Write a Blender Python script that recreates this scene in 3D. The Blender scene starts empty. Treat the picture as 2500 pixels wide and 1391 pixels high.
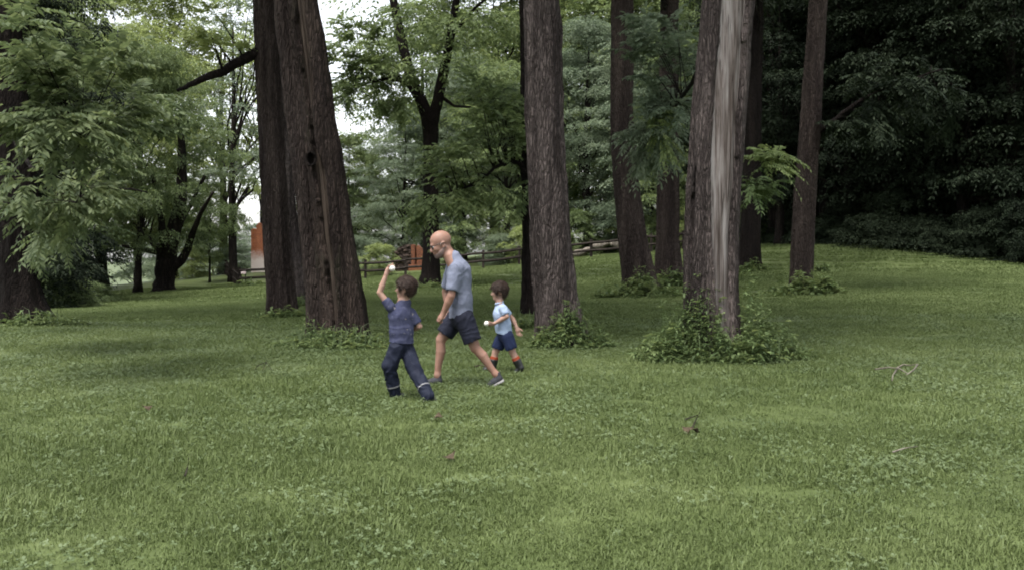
import bpy, bmesh, math, random
import numpy as np
from mathutils import Vector

R = math.radians
scene = bpy.context.scene
COL = scene.collection
rng = np.random.default_rng(7)
random.seed(7)

# ------------------------------------------------------------------ camera, world, sun, exposure
F_PX, HOR, EYE = 2401.0, 597.0, 1.6        # focal length and horizon row of the photograph (2500 px wide), eye height
cam_d = bpy.data.cameras.new('camera')
cam_d.sensor_width = 36.0
cam_d.lens = F_PX / 2500 * 36.0
cam_d.shift_y = -(695.5 - HOR) / 2500
cam_d.clip_end = 2000
cam = bpy.data.objects.new('camera', cam_d)
COL.objects.link(cam)
cam.location = (0, 0, EYE)
cam.rotation_euler = (R(90), 0, 0)
scene.camera = cam

SUN_EL, SUN_AZ = 68.0, 215.0               # degrees; azimuth clockwise from +Y: the light comes from behind, a little from the left
world = bpy.data.worlds.new('World')
scene.world = world
world.use_nodes = True
wn = world.node_tree.nodes
wl = world.node_tree.links
sky = wn.new('ShaderNodeTexSky')
sky.sky_type = 'NISHITA'
sky.sun_disc = False
sky.sun_elevation = R(SUN_EL)
sky.sun_rotation = R(SUN_AZ)
sky.air_density = 1.0
sky.dust_density = 1.5
sky.ozone_density = 0.6
hs = wn.new('ShaderNodeHueSaturation')      # an overcast, nearly colourless sky
hs.inputs['Saturation'].default_value = 0.22
wl.new(sky.outputs[0], hs.inputs['Color'])
wl.new(hs.outputs[0], wn['Background'].inputs[0])
wn['Background'].inputs[1].default_value = 0.07

sun_d = bpy.data.lights.new('sun', 'SUN')
sun_d.energy = 1.5
sun_d.angle = R(32)
sun_d.color = (1.0, 0.96, 0.90)
sun = bpy.data.objects.new('sun', sun_d)
COL.objects.link(sun)
_el, _az = R(SUN_EL), R(SUN_AZ)
sun.rotation_euler = Vector((math.sin(_az) * math.cos(_el), math.cos(_az) * math.cos(_el), math.sin(_el))).to_track_quat('Z', 'Y').to_euler()

scene.view_settings.view_transform = 'Standard'
scene.view_settings.look = 'None'
scene.view_settings.gamma = 1.0
scene.view_settings.exposure = 2.4
scene.render.engine = 'CYCLES'
scene.cycles.use_denoising = True
scene.cycles.max_bounces = 3
scene.cycles.diffuse_bounces = 2
scene.cycles.use_adaptive_sampling = True
scene.cycles.adaptive_threshold = 0.04
scene.cycles.glossy_bounces = 2
scene.cycles.transmission_bounces = 3
scene.cycles.filter_width = 1.9           # soft like a video frame
scene.cycles.caustics_reflective = False
scene.cycles.caustics_refractive = False


# ------------------------------------------------------------------ helpers
def at(px, py, D):
    """world point seen at photo pixel (px, py), D metres in front of the camera"""
    return np.array([(px - 1250.0) / F_PX * D, D, EYE - (py - HOR) / F_PX * D])


def m_per_px(D):
    return D / F_PX


def unit(v):
    v = np.asarray(v, float)
    return v / (np.linalg.norm(v, axis=-1, keepdims=True) + 1e-12)


def hash3(i, j, k, seed):
    n = (i * 374761393 + j * 668265263 + k * 2147483647 + seed * 1274126177) & 0xFFFFFFFF
    n = ((n ^ (n >> 13)) * 1274126177) & 0xFFFFFFFF
    n = (n ^ (n >> 16)) & 0xFFFF
    return n / 32767.5 - 1.0


def vnoise(P, seed=0):
    """value noise in -1..1 at points (...,3)"""
    P = np.asarray(P, float)
    I = np.floor(P).astype(np.int64)
    f = P - I
    f = f * f * (3 - 2 * f)
    i, j, k = I[..., 0], I[..., 1], I[..., 2]
    x, y, z = f[..., 0], f[..., 1], f[..., 2]
    r = 0
    for a in (0, 1):
        wx = x if a else 1 - x
        for b in (0, 1):
            wy = y if b else 1 - y
            for c in (0, 1):
                wz = z if c else 1 - z
                r = r + hash3(i + a, j + b, k + c, seed) * wx * wy * wz
    return r


def new_obj(name, mesh, mat=None, parent=None, kind=None):
    o = bpy.data.objects.new(name, mesh)
    COL.objects.link(o)
    if mesh is not None and mat is not None and not mesh.materials:
        mesh.materials.append(mat)
    if parent is not None:
        o.parent = parent
    if kind:
        o['kind'] = kind
    return o


def tag(o, label, cat, group=None, kind=None):
    o['label'] = label
    o['category'] = cat
    if group:
        o['group'] = group
    if kind:
        o['kind'] = kind
    return o


def thing(name, label, cat, loc=(0, 0, 0), rz=0.0, group=None):
    o = bpy.data.objects.new(name, None)
    o.empty_display_size = 0.3
    COL.objects.link(o)
    o.location = Vector(loc)
    o.rotation_euler = (0, 0, rz)
    return tag(o, label, cat, group)


def mesh_from(name, verts, faces, smooth=False):
    me = bpy.data.meshes.new(name)
    me.from_pydata([tuple(v) for v in verts], [], [tuple(int(i) for i in f) for f in faces])
    if smooth:
        me.polygons.foreach_set('use_smooth', [True] * len(me.polygons))
    me.update()
    return me


def mesh_np(name, verts, quads, smooth=False):
    """fast mesh from (N,3) vertices and (M,k) faces of one size"""
    verts = np.ascontiguousarray(verts, np.float32)
    quads = np.ascontiguousarray(quads, np.int32)
    me = bpy.data.meshes.new(name)
    m, k = quads.shape
    me.vertices.add(len(verts))
    me.vertices.foreach_set('co', verts.ravel())
    me.loops.add(m * k)
    me.loops.foreach_set('vertex_index', quads.ravel())
    me.polygons.add(m)
    me.polygons.foreach_set('loop_start', np.arange(m, dtype=np.int32) * k)
    me.polygons.foreach_set('loop_total', np.full(m, k, np.int32))
    if smooth:
        me.polygons.foreach_set('use_smooth', np.ones(m, bool))
    me.update(calc_edges=True)
    return me


def quads_soup(name, Q):
    """Q (N,4,3): N separate quads"""
    n = len(Q)
    return mesh_np(name, Q.reshape(-1, 3), np.arange(n * 4).reshape(n, 4))


class Soup:
    """several shapes collected into one mesh (one part)"""
    def __init__(self):
        self.v, self.f = [], []

    def add(self, verts, faces):
        o = len(self.v)
        self.v += [tuple(map(float, v)) for v in verts]
        self.f += [tuple(int(i) + o for i in f) for f in faces]
        return self

    def tube(self, pts, radii, n=8, cap=True, wob=0.0, seed=0):
        pts = np.asarray(pts, float)
        radii = np.broadcast_to(np.asarray(radii, float), (len(pts),))
        T = unit(np.gradient(pts, axis=0))
        ref = np.array([0.0, 0, 1]) if abs(T[0][2]) < 0.9 else np.array([1.0, 0, 0])
        vs = []
        a = np.arange(n) / n * 2 * np.pi
        for i, (p, t, r) in enumerate(zip(pts, T, radii)):
            u = unit(np.cross(t, ref))
            w = np.cross(t, u)
            rr = r * (1 + wob * vnoise(np.stack([np.cos(a) * 2, np.sin(a) * 2, np.full(n, i * 0.7)], -1), seed))
            vs.append(p + (np.cos(a) * rr)[:, None] * u + (np.sin(a) * rr)[:, None] * w)
        vs = np.concatenate(vs)
        fs = []
        for i in range(len(pts) - 1):
            for j in range(n):
                k = (j + 1) % n
                fs.append((i * n + j, i * n + k, (i + 1) * n + k, (i + 1) * n + j))
        if cap:
            fs.append(tuple(range(n))[::-1])
            fs.append(tuple(range((len(pts) - 1) * n, len(pts) * n)))
        return self.add(vs, fs)

    def box(self, c, s, rz=0.0, rx=0.0, ry=0.0, jit=0.0):
        from mathutils import Euler
        M = np.array(Euler((rx, ry, rz)).to_matrix())
        vs = []
        for x in (-.5, .5):
            for y in (-.5, .5):
                for z in (-.5, .5):
                    vs.append(np.array(c) + M @ (np.array([x * s[0], y * s[1], z * s[2]]) + (np.array([random.uniform(-1, 1) for _ in range(3)]) * jit)))
        return self.add(vs, [(0, 1, 3, 2), (4, 6, 7, 5), (0, 4, 5, 1), (2, 3, 7, 6), (0, 2, 6, 4), (1, 5, 7, 3)])

    def build(self, name, mat, parent=None, smooth=False, kind=None):
        return new_obj(name, mesh_from(name, self.v, self.f, smooth), mat, parent, kind)


def place_in(o, parent):
    """parent a part whose vertices are in world coordinates, keeping them there"""
    o.parent = parent
    o.location = tuple(-np.array(parent.location)) if parent.rotation_euler.z == 0 else o.location
    return o


# ------------------------------------------------------------------ materials
def nodes_of(name):
    m = bpy.data.materials.new(name)
    m.use_nodes = True
    nt = m.node_tree
    return m, nt, nt.nodes, nt.links, nt.nodes['Principled BSDF']


def N(nt, typ, **kw):
    n = nt.nodes.new(typ)
    for k, v in kw.items():
        if k in n.inputs:
            n.inputs[k].default_value = v
        else:
            setattr(n, k, v)
    return n


def ramp(nt, fac, stops):
    r = nt.nodes.new('ShaderNodeValToRGB')
    els = r.color_ramp.elements
    while len(els) < len(stops):
        els.new(0.5)
    for e, (p, c) in zip(els, stops):
        e.position = p
        e.color = (*c, 1)
    nt.links.new(fac, r.inputs[0])
    return r.outputs[0]


def mapped(nt, scale, coord='Object'):
    tc = nt.nodes.new('ShaderNodeTexCoord')
    mp = nt.nodes.new('ShaderNodeMapping')
    mp.inputs['Scale'].default_value = scale
    nt.links.new(tc.outputs[coord], mp.inputs[0])
    return mp.outputs[0]


def noise(nt, vec, scale, detail=4, rough=0.6):
    n = N(nt, 'ShaderNodeTexNoise', Scale=scale, Detail=detail, Roughness=rough)
    if vec is not None:
        nt.links.new(vec, n.inputs['Vector'])
    return n.outputs[0]


def bump(nt, h, strength, dist, bsdf):
    b = N(nt, 'ShaderNodeBump', Strength=strength, Distance=dist)
    nt.links.new(h, b.inputs['Height'])
    nt.links.new(b.outputs[0], bsdf.inputs['Normal'])


def leaf_mat(name, dark, mid, light, transl=0.3, rough=0.6, big=0.25, spec=0.22):
    """leaves: each leaf its own tone, plus soft patches through the crown"""
    m, nt, nd, lk, b = nodes_of(name)
    g = nd.new('ShaderNodeNewGeometry')
    nz = noise(nt, g.outputs['Position'], big, 2, 0.5)
    ad = N(nt, 'ShaderNodeMath', operation='MULTIPLY_ADD')
    lk.new(g.outputs['Random Per Island'], ad.inputs[0])
    ad.inputs[1].default_value = 0.45
    sc = N(nt, 'ShaderNodeMath', operation='MULTIPLY_ADD')
    lk.new(nz, sc.inputs[0])
    sc.inputs[1].default_value = 1.1
    sc.inputs[2].default_value = -0.27
    lk.new(sc.outputs[0], ad.inputs[2])
    c = ramp(nt, ad.outputs[0], [(0.1, dark), (0.5, mid), (0.95, light)])
    lk.new(c, b.inputs['Base Color'])
    b.inputs['Roughness'].default_value = rough
    b.inputs['Specular IOR Level'].default_value = spec
    t = nd.new('ShaderNodeBsdfTranslucent')
    hsv = N(nt, 'ShaderNodeHueSaturation', Hue=0.485, Saturation=1.1, Value=1.25)
    lk.new(c, hsv.inputs['Color'])
    lk.new(hsv.outputs[0], t.inputs['Color'])
    mx = nd.new('ShaderNodeMixShader')
    mx.inputs[0].default_value = transl
    lk.new(b.outputs[0], mx.inputs[1])
    lk.new(t.outputs[0], mx.inputs[2])
    lk.new(mx.outputs[0], nd['Material Output'].inputs['Surface'])
    return m


def bark_mat(name, dark, light, moss=0.0, fine=26.0, bstr=1.0):
    """furrowed bark: long plates parted by dark cracks, paler flecks and large soft blotches"""
    m, nt, nd, lk, b = nodes_of(name)
    wv = noise(nt, mapped(nt, (1, 1, 0.4)), 9.0, 3, 0.6)
    v0 = mapped(nt, (1, 1, 0.17))
    ws = N(nt, 'ShaderNodeVectorMath', operation='ADD')
    sc = N(nt, 'ShaderNodeMath', operation='MULTIPLY'); sc.inputs[1].default_value = 0.06
    lk.new(wv, sc.inputs[0]); lk.new(v0, ws.inputs[0]); lk.new(sc.outputs[0], ws.inputs[1])
    v = ws.outputs[0]
    vo = N(nt, 'ShaderNodeTexVoronoi', Scale=fine, feature='DISTANCE_TO_EDGE')
    lk.new(v, vo.inputs['Vector'])
    crack = N(nt, 'ShaderNodeMapRange'); crack.inputs[1].default_value = 0.02; crack.inputs[2].default_value = 0.28
    lk.new(vo.outputs['Distance'], crack.inputs[0])
    n1 = noise(nt, mapped(nt, (1, 1, 0.3)), fine * 2.2, 5, 0.75)
    n2 = noise(nt, mapped(nt, (1, 1, 0.10)), 3.6, 4, 0.6)
    a = N(nt, 'ShaderNodeMath', operation='MULTIPLY_ADD'); a.inputs[1].default_value = 0.22
    lk.new(crack.outputs[0], a.inputs[0])
    s1 = N(nt, 'ShaderNodeMath', operation='MULTIPLY_ADD'); s1.inputs[1].default_value = 0.75
    lk.new(n1, s1.inputs[0]); lk.new(a.outputs[0], s1.inputs[2])
    s2 = N(nt, 'ShaderNodeMath', operation='MULTIPLY_ADD'); s2.inputs[1].default_value = 1.15; s2.inputs[2].default_value = -0.65
    lk.new(n2, s2.inputs[0]); lk.new(s2.outputs[0], a.inputs[2])
    mid = tuple((x + y) * 0.42 for x, y in zip(dark, light))
    c = ramp(nt, s1.outputs[0], [(0.25, dark), (0.55, mid), (0.85, light)])
    if moss:
        n3 = noise(nt, mapped(nt, (1, 1, 0.4)), 3.0, 4, 0.6)
        mr = N(nt, 'ShaderNodeMapRange'); mr.inputs[1].default_value = 0.55; mr.inputs[2].default_value = 0.75
        mr.inputs[4].default_value = moss
        lk.new(n3, mr.inputs[0])
        mx = N(nt, 'ShaderNodeMix', data_type='RGBA')
        lk.new(mr.outputs[0], mx.inputs[0]); lk.new(c, mx.inputs[6]); mx.inputs[7].default_value = (0.035, 0.042, 0.018, 1)
        c = mx.outputs[2]
    lk.new(c, b.inputs['Base Color'])
    b.inputs['Roughness'].default_value = 0.95
    b.inputs['Specular IOR Level'].default_value = 0.12
    h = N(nt, 'ShaderNodeMath', operation='ADD')
    lk.new(crack.outputs[0], h.inputs[0]); lk.new(n1, h.inputs[1])
    bump(nt, h.outputs[0], bstr, 0.035, b)
    return m


def cloth_mat(name, c1, c2, scale=18.0, rough=0.9, fine=0.0, spec=0.2, sheen=0.0):
    m, nt, nd, lk, b = nodes_of(name)
    v = mapped(nt, (1, 1, 1))
    lk.new(ramp(nt, noise(nt, v, scale, 4, 0.6), [(0.35, c1), (0.65, c2)]), b.inputs['Base Color'])
    b.inputs['Roughness'].default_value = rough
    b.inputs['Specular IOR Level'].default_value = spec
    if sheen:
        b.inputs['Sheen Weight'].default_value = sheen
    bump(nt, noise(nt, v, 14.0, 5, 0.6), 0.35, 0.02, b)
    return m


M = {}
M['bark'] = bark_mat('bark_furrowed', (0.0188, 0.0134, 0.0121), (0.0999, 0.0780, 0.0672))
M['bark_grey'] = bark_mat('bark_grey', (0.0314, 0.0247, 0.0233), (0.2094, 0.1717, 0.1599))
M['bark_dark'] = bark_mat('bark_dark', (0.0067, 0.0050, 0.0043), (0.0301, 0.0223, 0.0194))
M['bark_far'] = bark_mat('bark_far', (0.0080, 0.0065, 0.0058), (0.0415, 0.0324, 0.0274), fine=9.0)
M['bark_moss'] = bark_mat('bark_moss', (0.0178, 0.0129, 0.0113), (0.0943, 0.0697, 0.0580), moss=0.4)


def wood_mat(name, c0, c1, c2, crack=0.0):
    m, nt, nd, lk, b = nodes_of(name)
    n1 = noise(nt, mapped(nt, (1, 1, 0.03)), 30.0, 5, 0.65)
    n2 = noise(nt, mapped(nt, (1, 1, 0.10)), 7.0, 4, 0.65)
    a = N(nt, 'ShaderNodeMath', operation='MULTIPLY_ADD'); a.inputs[1].default_value = 0.6
    s = N(nt, 'ShaderNodeMath', operation='MULTIPLY_ADD'); s.inputs[1].default_value = 0.8; s.inputs[2].default_value = -0.2
    lk.new(n2, s.inputs[0]); lk.new(n1, a.inputs[0]); lk.new(s.outputs[0], a.inputs[2])
    c = ramp(nt, a.outputs[0], [(0.34, c0), (0.5, c1), (0.68, c2)])
    if crack:
        n3 = noise(nt, mapped(nt, (1, 1, 0.018)), 55.0, 3, 0.5)
        mr = N(nt, 'ShaderNodeMapRange'); mr.inputs[1].default_value = 0.36; mr.inputs[2].default_value = 0.42
        mr.inputs[3].default_value = crack; mr.inputs[4].default_value = 0.0
        lk.new(n3, mr.inputs[0])
        mx = N(nt, 'ShaderNodeMix', data_type='RGBA')
        lk.new(mr.outputs[0], mx.inputs[0]); lk.new(c, mx.inputs[6]); mx.inputs[7].default_value = (0.02, 0.014, 0.011, 1)
        c = mx.outputs[2]
    lk.new(c, b.inputs['Base Color'])
    b.inputs['Roughness'].default_value = 0.85
    b.inputs['Specular IOR Level'].default_value = 0.2
    bump(nt, n1, 0.6, 0.02, b)
    return m


M['wood_bare'] = wood_mat('bare_wood_grey', (0.0504, 0.0383, 0.0324), (0.1288, 0.1102, 0.1020), (0.2296, 0.2146, 0.2064), 0.85)
M['wood_brown'] = wood_mat('bare_wood_brown', (0.014, 0.010, 0.008), (0.040, 0.029, 0.022), (0.075, 0.058, 0.045), 0.8)
M['wood_rail'] = wood_mat('weathered_rail', (0.0078, 0.0056, 0.0043), (0.0173, 0.0130, 0.0104), (0.0324, 0.0259, 0.0216))
M['leaf_mid'] = leaf_mat('leaf_mid_green', (0.0405, 0.0621, 0.0270), (0.1107, 0.1512, 0.0621), (0.2025, 0.2497, 0.1080), 0.46)
M['leaf_walnut'] = leaf_mat('leaf_walnut', (0.0291, 0.0470, 0.0224), (0.0806, 0.1098, 0.0504), (0.1624, 0.1960, 0.0952), 0.42)
M['leaf_light'] = leaf_mat('leaf_yellow_green', (0.0702, 0.0945, 0.0351), (0.1688, 0.2133, 0.0783), (0.2835, 0.3307, 0.1350), 0.46)
M['leaf_blue'] = leaf_mat('leaf_grey_green', (0.0459, 0.0675, 0.0432), (0.1148, 0.1512, 0.0945), (0.2093, 0.2497, 0.1688), 0.46)
M['leaf_dark'] = leaf_mat('leaf_dark_green', (0.0050, 0.0080, 0.0050), (0.0140, 0.0210, 0.0120), (0.0340, 0.0450, 0.0260), 0.18, spec=0.06)  # dark foliage; the canopy's shade is put into the colour as well
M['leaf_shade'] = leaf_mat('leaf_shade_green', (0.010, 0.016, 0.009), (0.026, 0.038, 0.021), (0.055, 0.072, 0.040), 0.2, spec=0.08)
M['leaf_bright'] = leaf_mat('leaf_fresh_green', (0.0731, 0.1048, 0.0363), (0.1585, 0.2097, 0.0824), (0.2925, 0.3354, 0.1482), 0.4)
M['leaf_weed'] = leaf_mat('leaf_weed', (0.0345, 0.0567, 0.0222), (0.0924, 0.1355, 0.0517), (0.1848, 0.2402, 0.1047), 0.3, big=1.5)

# lawn: blades, clover and the soil sheet below share one range of greens


def lawn_mat(name, stops, rnd=0.5, transl=0.3):
    m, nt, nd, lk, b = nodes_of(name)
    g = nd.new('ShaderNodeNewGeometry')
    n1 = noise(nt, g.outputs['Position'], 0.22, 3, 0.6)
    n2 = noise(nt, g.outputs['Position'], 1.4, 4, 0.65)
    a = N(nt, 'ShaderNodeMath', operation='MULTIPLY_ADD'); a.inputs[1].default_value = 1.0
    lk.new(n1, a.inputs[0])
    s = N(nt, 'ShaderNodeMath', operation='MULTIPLY_ADD'); s.inputs[1].default_value = 0.5; s.inputs[2].default_value = -0.25 - rnd * 0.25
    lk.new(n2, s.inputs[0]); lk.new(s.outputs[0], a.inputs[2])
    r = N(nt, 'ShaderNodeMath', operation='MULTIPLY_ADD'); r.inputs[1].default_value = rnd * 0.5
    lk.new(g.outputs['Random Per Island'], r.inputs[0]); lk.new(a.outputs[0], r.inputs[2])
    c = ramp(nt, r.outputs[0], stops)
    lk.new(c, b.inputs['Base Color'])
    b.inputs['Roughness'].default_value = 0.6
    b.inputs['Specular IOR Level'].default_value = 0.25
    if transl:
        t = nd.new('ShaderNodeBsdfTranslucent')
        lk.new(c, t.inputs['Color'])
        mx = nd.new('ShaderNodeMixShader'); mx.inputs[0].default_value = transl
        lk.new(b.outputs[0], mx.inputs[1]); lk.new(t.outputs[0], mx.inputs[2])
        lk.new(mx.outputs[0], nd['Material Output'].inputs['Surface'])
    return m


M['grass'] = lawn_mat('grass_blades', [(0.15, (0.0495, 0.0712, 0.0198)), (0.45, (0.0891, 0.1208, 0.0379)), (0.8, (0.1483, 0.1856, 0.0706))])
M['clover'] = lawn_mat('clover_leaves', [(0.15, (0.0541, 0.0787, 0.0307)), (0.45, (0.0903, 0.1241, 0.0550)), (0.8, (0.1504, 0.1901, 0.0995))])
M['soil'] = lawn_mat('lawn_sheet', [(0.2, (0.0355, 0.0496, 0.0153)), (0.5, (0.0614, 0.0820, 0.0263)), (0.8, (0.0990, 0.1241, 0.0452))], 0.0, 0.0)


# ------------------------------------------------------------------ terrain
_ctl = []
for x in (-30, -12, -5, 0, 5, 12, 30):
    for y in (-20, -5, 4, 9, 14):
        _ctl.append((x, y, 0.0))
for px, py, D in [(60, 788, 20), (-300, 790, 22), (690, 772, 22), (820, 842, 15.8), (1370, 842, 15.8), (1300, 765, 21.5), (730, 748, 26),
                  (240, 738, 40), (0, 742, 40), (-500, 745, 40), (330, 722, 58), (400, 712, 55), (470, 703, 58), (585, 702, 62), (890, 682, 62), (1180, 658, 62), (1440, 632, 62),
                  (1660, 612, 62), (1050, 702, 38), (1560, 722, 28), (1635, 694, 33), (1830, 664, 38), (1960, 714, 27),
                  (1900, 597, 50), (2100, 603, 44), (2400, 640, 38), (2800, 660, 36), (630, 664, 75), (1000, 655, 75), (1250, 625, 80), (2300, 690, 28), (2300, 770, 20)]:
    _ctl.append(tuple(at(px, py, D)))
for x, y, z in [(-60, 110, -6), (-100, 130, -9), (-20, 120, -3.0), (0, 120, 0.5), (30, 120, 4.5), (70, 110, 8), (-160, 60, -4), (150, 60, 7), (-150, -40, 0), (150, -40, 1),
                (-200, 400, -8), (0, 400, 2), (200, 400, 10), (0, -60, 0)]:
    _ctl.append((x, y, z))
_ctl = np.array(_ctl)


def _U(r2):
    return 0.5 * r2 * np.log(r2 + 1e-9)


_S = 40.0
_XY = _ctl[:, :2] / _S
_n = len(_XY)
_K = _U(((_XY[:, None] - _XY[None]) ** 2).sum(-1)) + np.eye(_n) * 0.004
_P = np.c_[np.ones(_n), _XY]
_A = np.block([[_K, _P], [_P.T, np.zeros((3, 3))]])
_W = np.linalg.solve(_A, np.r_[_ctl[:, 2], np.zeros(3)])


def gz(x, y):
    x = np.asarray(x, float); y = np.asarray(y, float)
    q = np.stack([x.ravel(), y.ravel()], -1) / _S
    out = np.empty(len(q))
    for s in range(0, len(q), 20000):
        c = q[s:s + 20000]
        out[s:s + 20000] = _U(((c[:, None] - _XY[None]) ** 2).sum(-1)) @ _W[:_n] + _W[_n] + c @ _W[_n + 1:]
    return out.reshape(x.shape)


def gz1(x, y):
    return float(gz(np.array([x]), np.array([y]))[0])


def _axis(lo, hi, fine_lo, fine_hi, step, grow):
    a = list(np.arange(fine_lo, fine_hi + step, step))
    s = step
    while a[-1] < hi:
        s *= grow; a.append(a[-1] + s)
    s = step
    while a[0] > lo:
        s *= grow; a.insert(0, a[0] - s)
    return np.array(a)


gx = _axis(-420, 420, -25, 30, 0.6, 1.10)
gy = _axis(-60, 600, -4, 66, 0.6, 1.10)
GX, GY = np.meshgrid(gx, gy, indexing='ij')
GZ = gz(np.clip(GX, -160, 160), np.clip(GY, -40, 160)) + 0.015 * vnoise(np.stack([GX * 1.3, GY * 1.3, GX * 0], -1), 3)
ny = len(gy)
ii, jj = np.meshgrid(np.arange(len(gx) - 1), np.arange(ny - 1), indexing='ij')
i0 = (ii * ny + jj).ravel()
ground = new_obj('ground', mesh_np('ground', np.stack([GX, GY, GZ], -1).reshape(-1, 3), np.stack([i0, i0 + ny, i0 + ny + 1, i0 + 1], -1), True), M['soil'], kind='structure')
ground['label'] = 'sloping green lawn under the tall trees'


def ground_hit(px, py, lo=3.0, hi=120.0):
    """where the view ray through a photo pixel first meets the ground"""
    ds = np.linspace(lo, hi, 4000)
    x = (px - 1250.0) / F_PX * ds
    z = EYE - (py - HOR) / F_PX * ds
    below = z < gz(x, ds)
    i = int(np.argmax(below)) if below.any() else len(ds) - 1
    return np.array([x[i], ds[i], float(gz(x[i:i + 1], ds[i:i + 1])[0])])


# ------------------------------------------------------------------ lawn: tufts of blades and clover scattered over the ground
def blades_patch(name, n, size, h0, h1, w, seed, mat, lean=0.5):
    r = np.random.default_rng(seed)
    base = np.c_[r.uniform(-size / 2, size / 2, (n, 2)), np.zeros(n)]
    a = r.uniform(0, 2 * np.pi, n)
    h = r.uniform(h0, h1, n)
    d = np.stack([np.cos(a), np.sin(a), np.zeros(n)], -1)
    ln = r.uniform(0.05, lean, n)[:, None]
    s = np.stack([-np.sin(a), np.cos(a), np.zeros(n)], -1) * (w * r.uniform(0.7, 1.3, n))[:, None]
    up = np.array([0, 0, 1.0])
    base = base - up * 0.01
    mid = base + up * (h * 0.55)[:, None] + d * (h[:, None] * ln * 0.3)
    tip = base + up * (h * (1 - 0.3 * ln[:, 0]))[:, None] + d * (h[:, None] * ln)
    V = np.stack([base - s, base + s, mid + s * 0.8, mid - s * 0.8, tip + s * 0.15, tip - s * 0.15], 1)
    q = np.arange(n)[:, None] * 6
    Fq = np.concatenate([q + np.array([[0, 1, 2, 3]]), q + np.array([[3, 2, 4, 5]])])
    o = bpy.data.objects.new(name, mesh_np(name, V.reshape(-1, 3), Fq))
    o.data.materials.append(mat)
    return o


def clover_patch(name, n, size, h0, h1, l, seed, mat):
    r = np.random.default_rng(seed)
    c = np.c_[r.normal(0, size * 0.27, (n, 2)), r.uniform(h0, h1, n)]
    Q = []
    a0 = r.uniform(0, 2 * np.pi, n)
    tilt = r.normal(0, 0.35, (n, 2))
    for k in range(3):
        a = a0 + k * 2.094
        d = np.stack([np.cos(a), np.sin(a), tilt[:, 0] * np.cos(a) + tilt[:, 1] * np.sin(a) + 0.15], -1)
        s = np.stack([-np.sin(a), np.cos(a), -tilt[:, 0] * np.sin(a) + tilt[:, 1] * np.cos(a)], -1)
        L = (l * r.uniform(0.7, 1.3, n))[:, None]
        Q.append(np.stack([c, c + d * L * 0.6 + s * L * 0.42, c + d * L, c + d * L * 0.6 - s * L * 0.42], 1))
    o = bpy.data.objects.new(name, quads_soup(name, np.concatenate(Q)))
    o.data.materials.append(mat)
    return o


def scatter(name, pts, rz, sc, idx, protos, label):
    """one object whose points carry instances of the tufts"""
    lib = bpy.data.collections.new(name + '_tufts')
    for i, p in enumerate(protos):
        p.name = '%02d_%s' % (i, p.name)
        lib.objects.link(p)
    me = bpy.data.meshes.new(name)
    me.vertices.add(len(pts))
    me.vertices.foreach_set('co', np.ascontiguousarray(pts, np.float32).ravel())
    for nm, arr, ty in (('rz', rz, 'FLOAT'), ('sc', sc, 'FLOAT'), ('idx', idx, 'INT')):
        at_ = me.attributes.new(nm, ty, 'POINT')
        at_.data.foreach_set('value', np.ascontiguousarray(arr, np.float32 if ty == 'FLOAT' else np.int32))
    o = new_obj(name, me, kind='stuff')
    ng = bpy.data.node_groups.new(name, 'GeometryNodeTree')
    ng.interface.new_socket('Geometry', in_out='INPUT', socket_type='NodeSocketGeometry')
    ng.interface.new_socket('Geometry', in_out='OUTPUT', socket_type='NodeSocketGeometry')
    gi = ng.nodes.new('NodeGroupInput'); go = ng.nodes.new('NodeGroupOutput')
    ci = ng.nodes.new('GeometryNodeCollectionInfo'); ci.inputs['Collection'].default_value = lib
    ci.inputs['Separate Children'].default_value = True
    ci.inputs['Reset Children'].default_value = True
    ip = ng.nodes.new('GeometryNodeInstanceOnPoints'); ip.inputs['Pick Instance'].default_value = True

    def attr(nm, ty):
        n = ng.nodes.new('GeometryNodeInputNamedAttribute'); n.data_type = ty
        n.inputs['Name'].default_value = nm
        return n.outputs['Attribute']
    cx = ng.nodes.new('ShaderNodeCombineXYZ')
    ng.links.new(attr('rz', 'FLOAT'), cx.inputs['Z'])
    ng.links.new(gi.outputs[0], ip.inputs['Points'])
    ng.links.new(ci.outputs[0], ip.inputs['Instance'])
    ng.links.new(attr('idx', 'INT'), ip.inputs['Instance Index'])
    ng.links.new(cx.outputs[0], ip.inputs['Rotation'])
    ng.links.new(attr('sc', 'FLOAT'), ip.inputs['Scale'])
    ng.links.new(ip.outputs[0], go.inputs[0])
    md = o.modifiers.new('scatter', 'NODES'); md.node_group = ng
    o['label'] = label
    return o


def wedge(n, d0, d1, margin=4.0):
    """n random ground points between depths d0 and d1 across the view (and a few metres beside it)"""
    r = rng
    D = np.sqrt(r.uniform(d0 * d0, d1 * d1, n))
    hw = 0.53 * D + margin
    x = r.uniform(-1, 1, n) * hw
    return x, D


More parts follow.
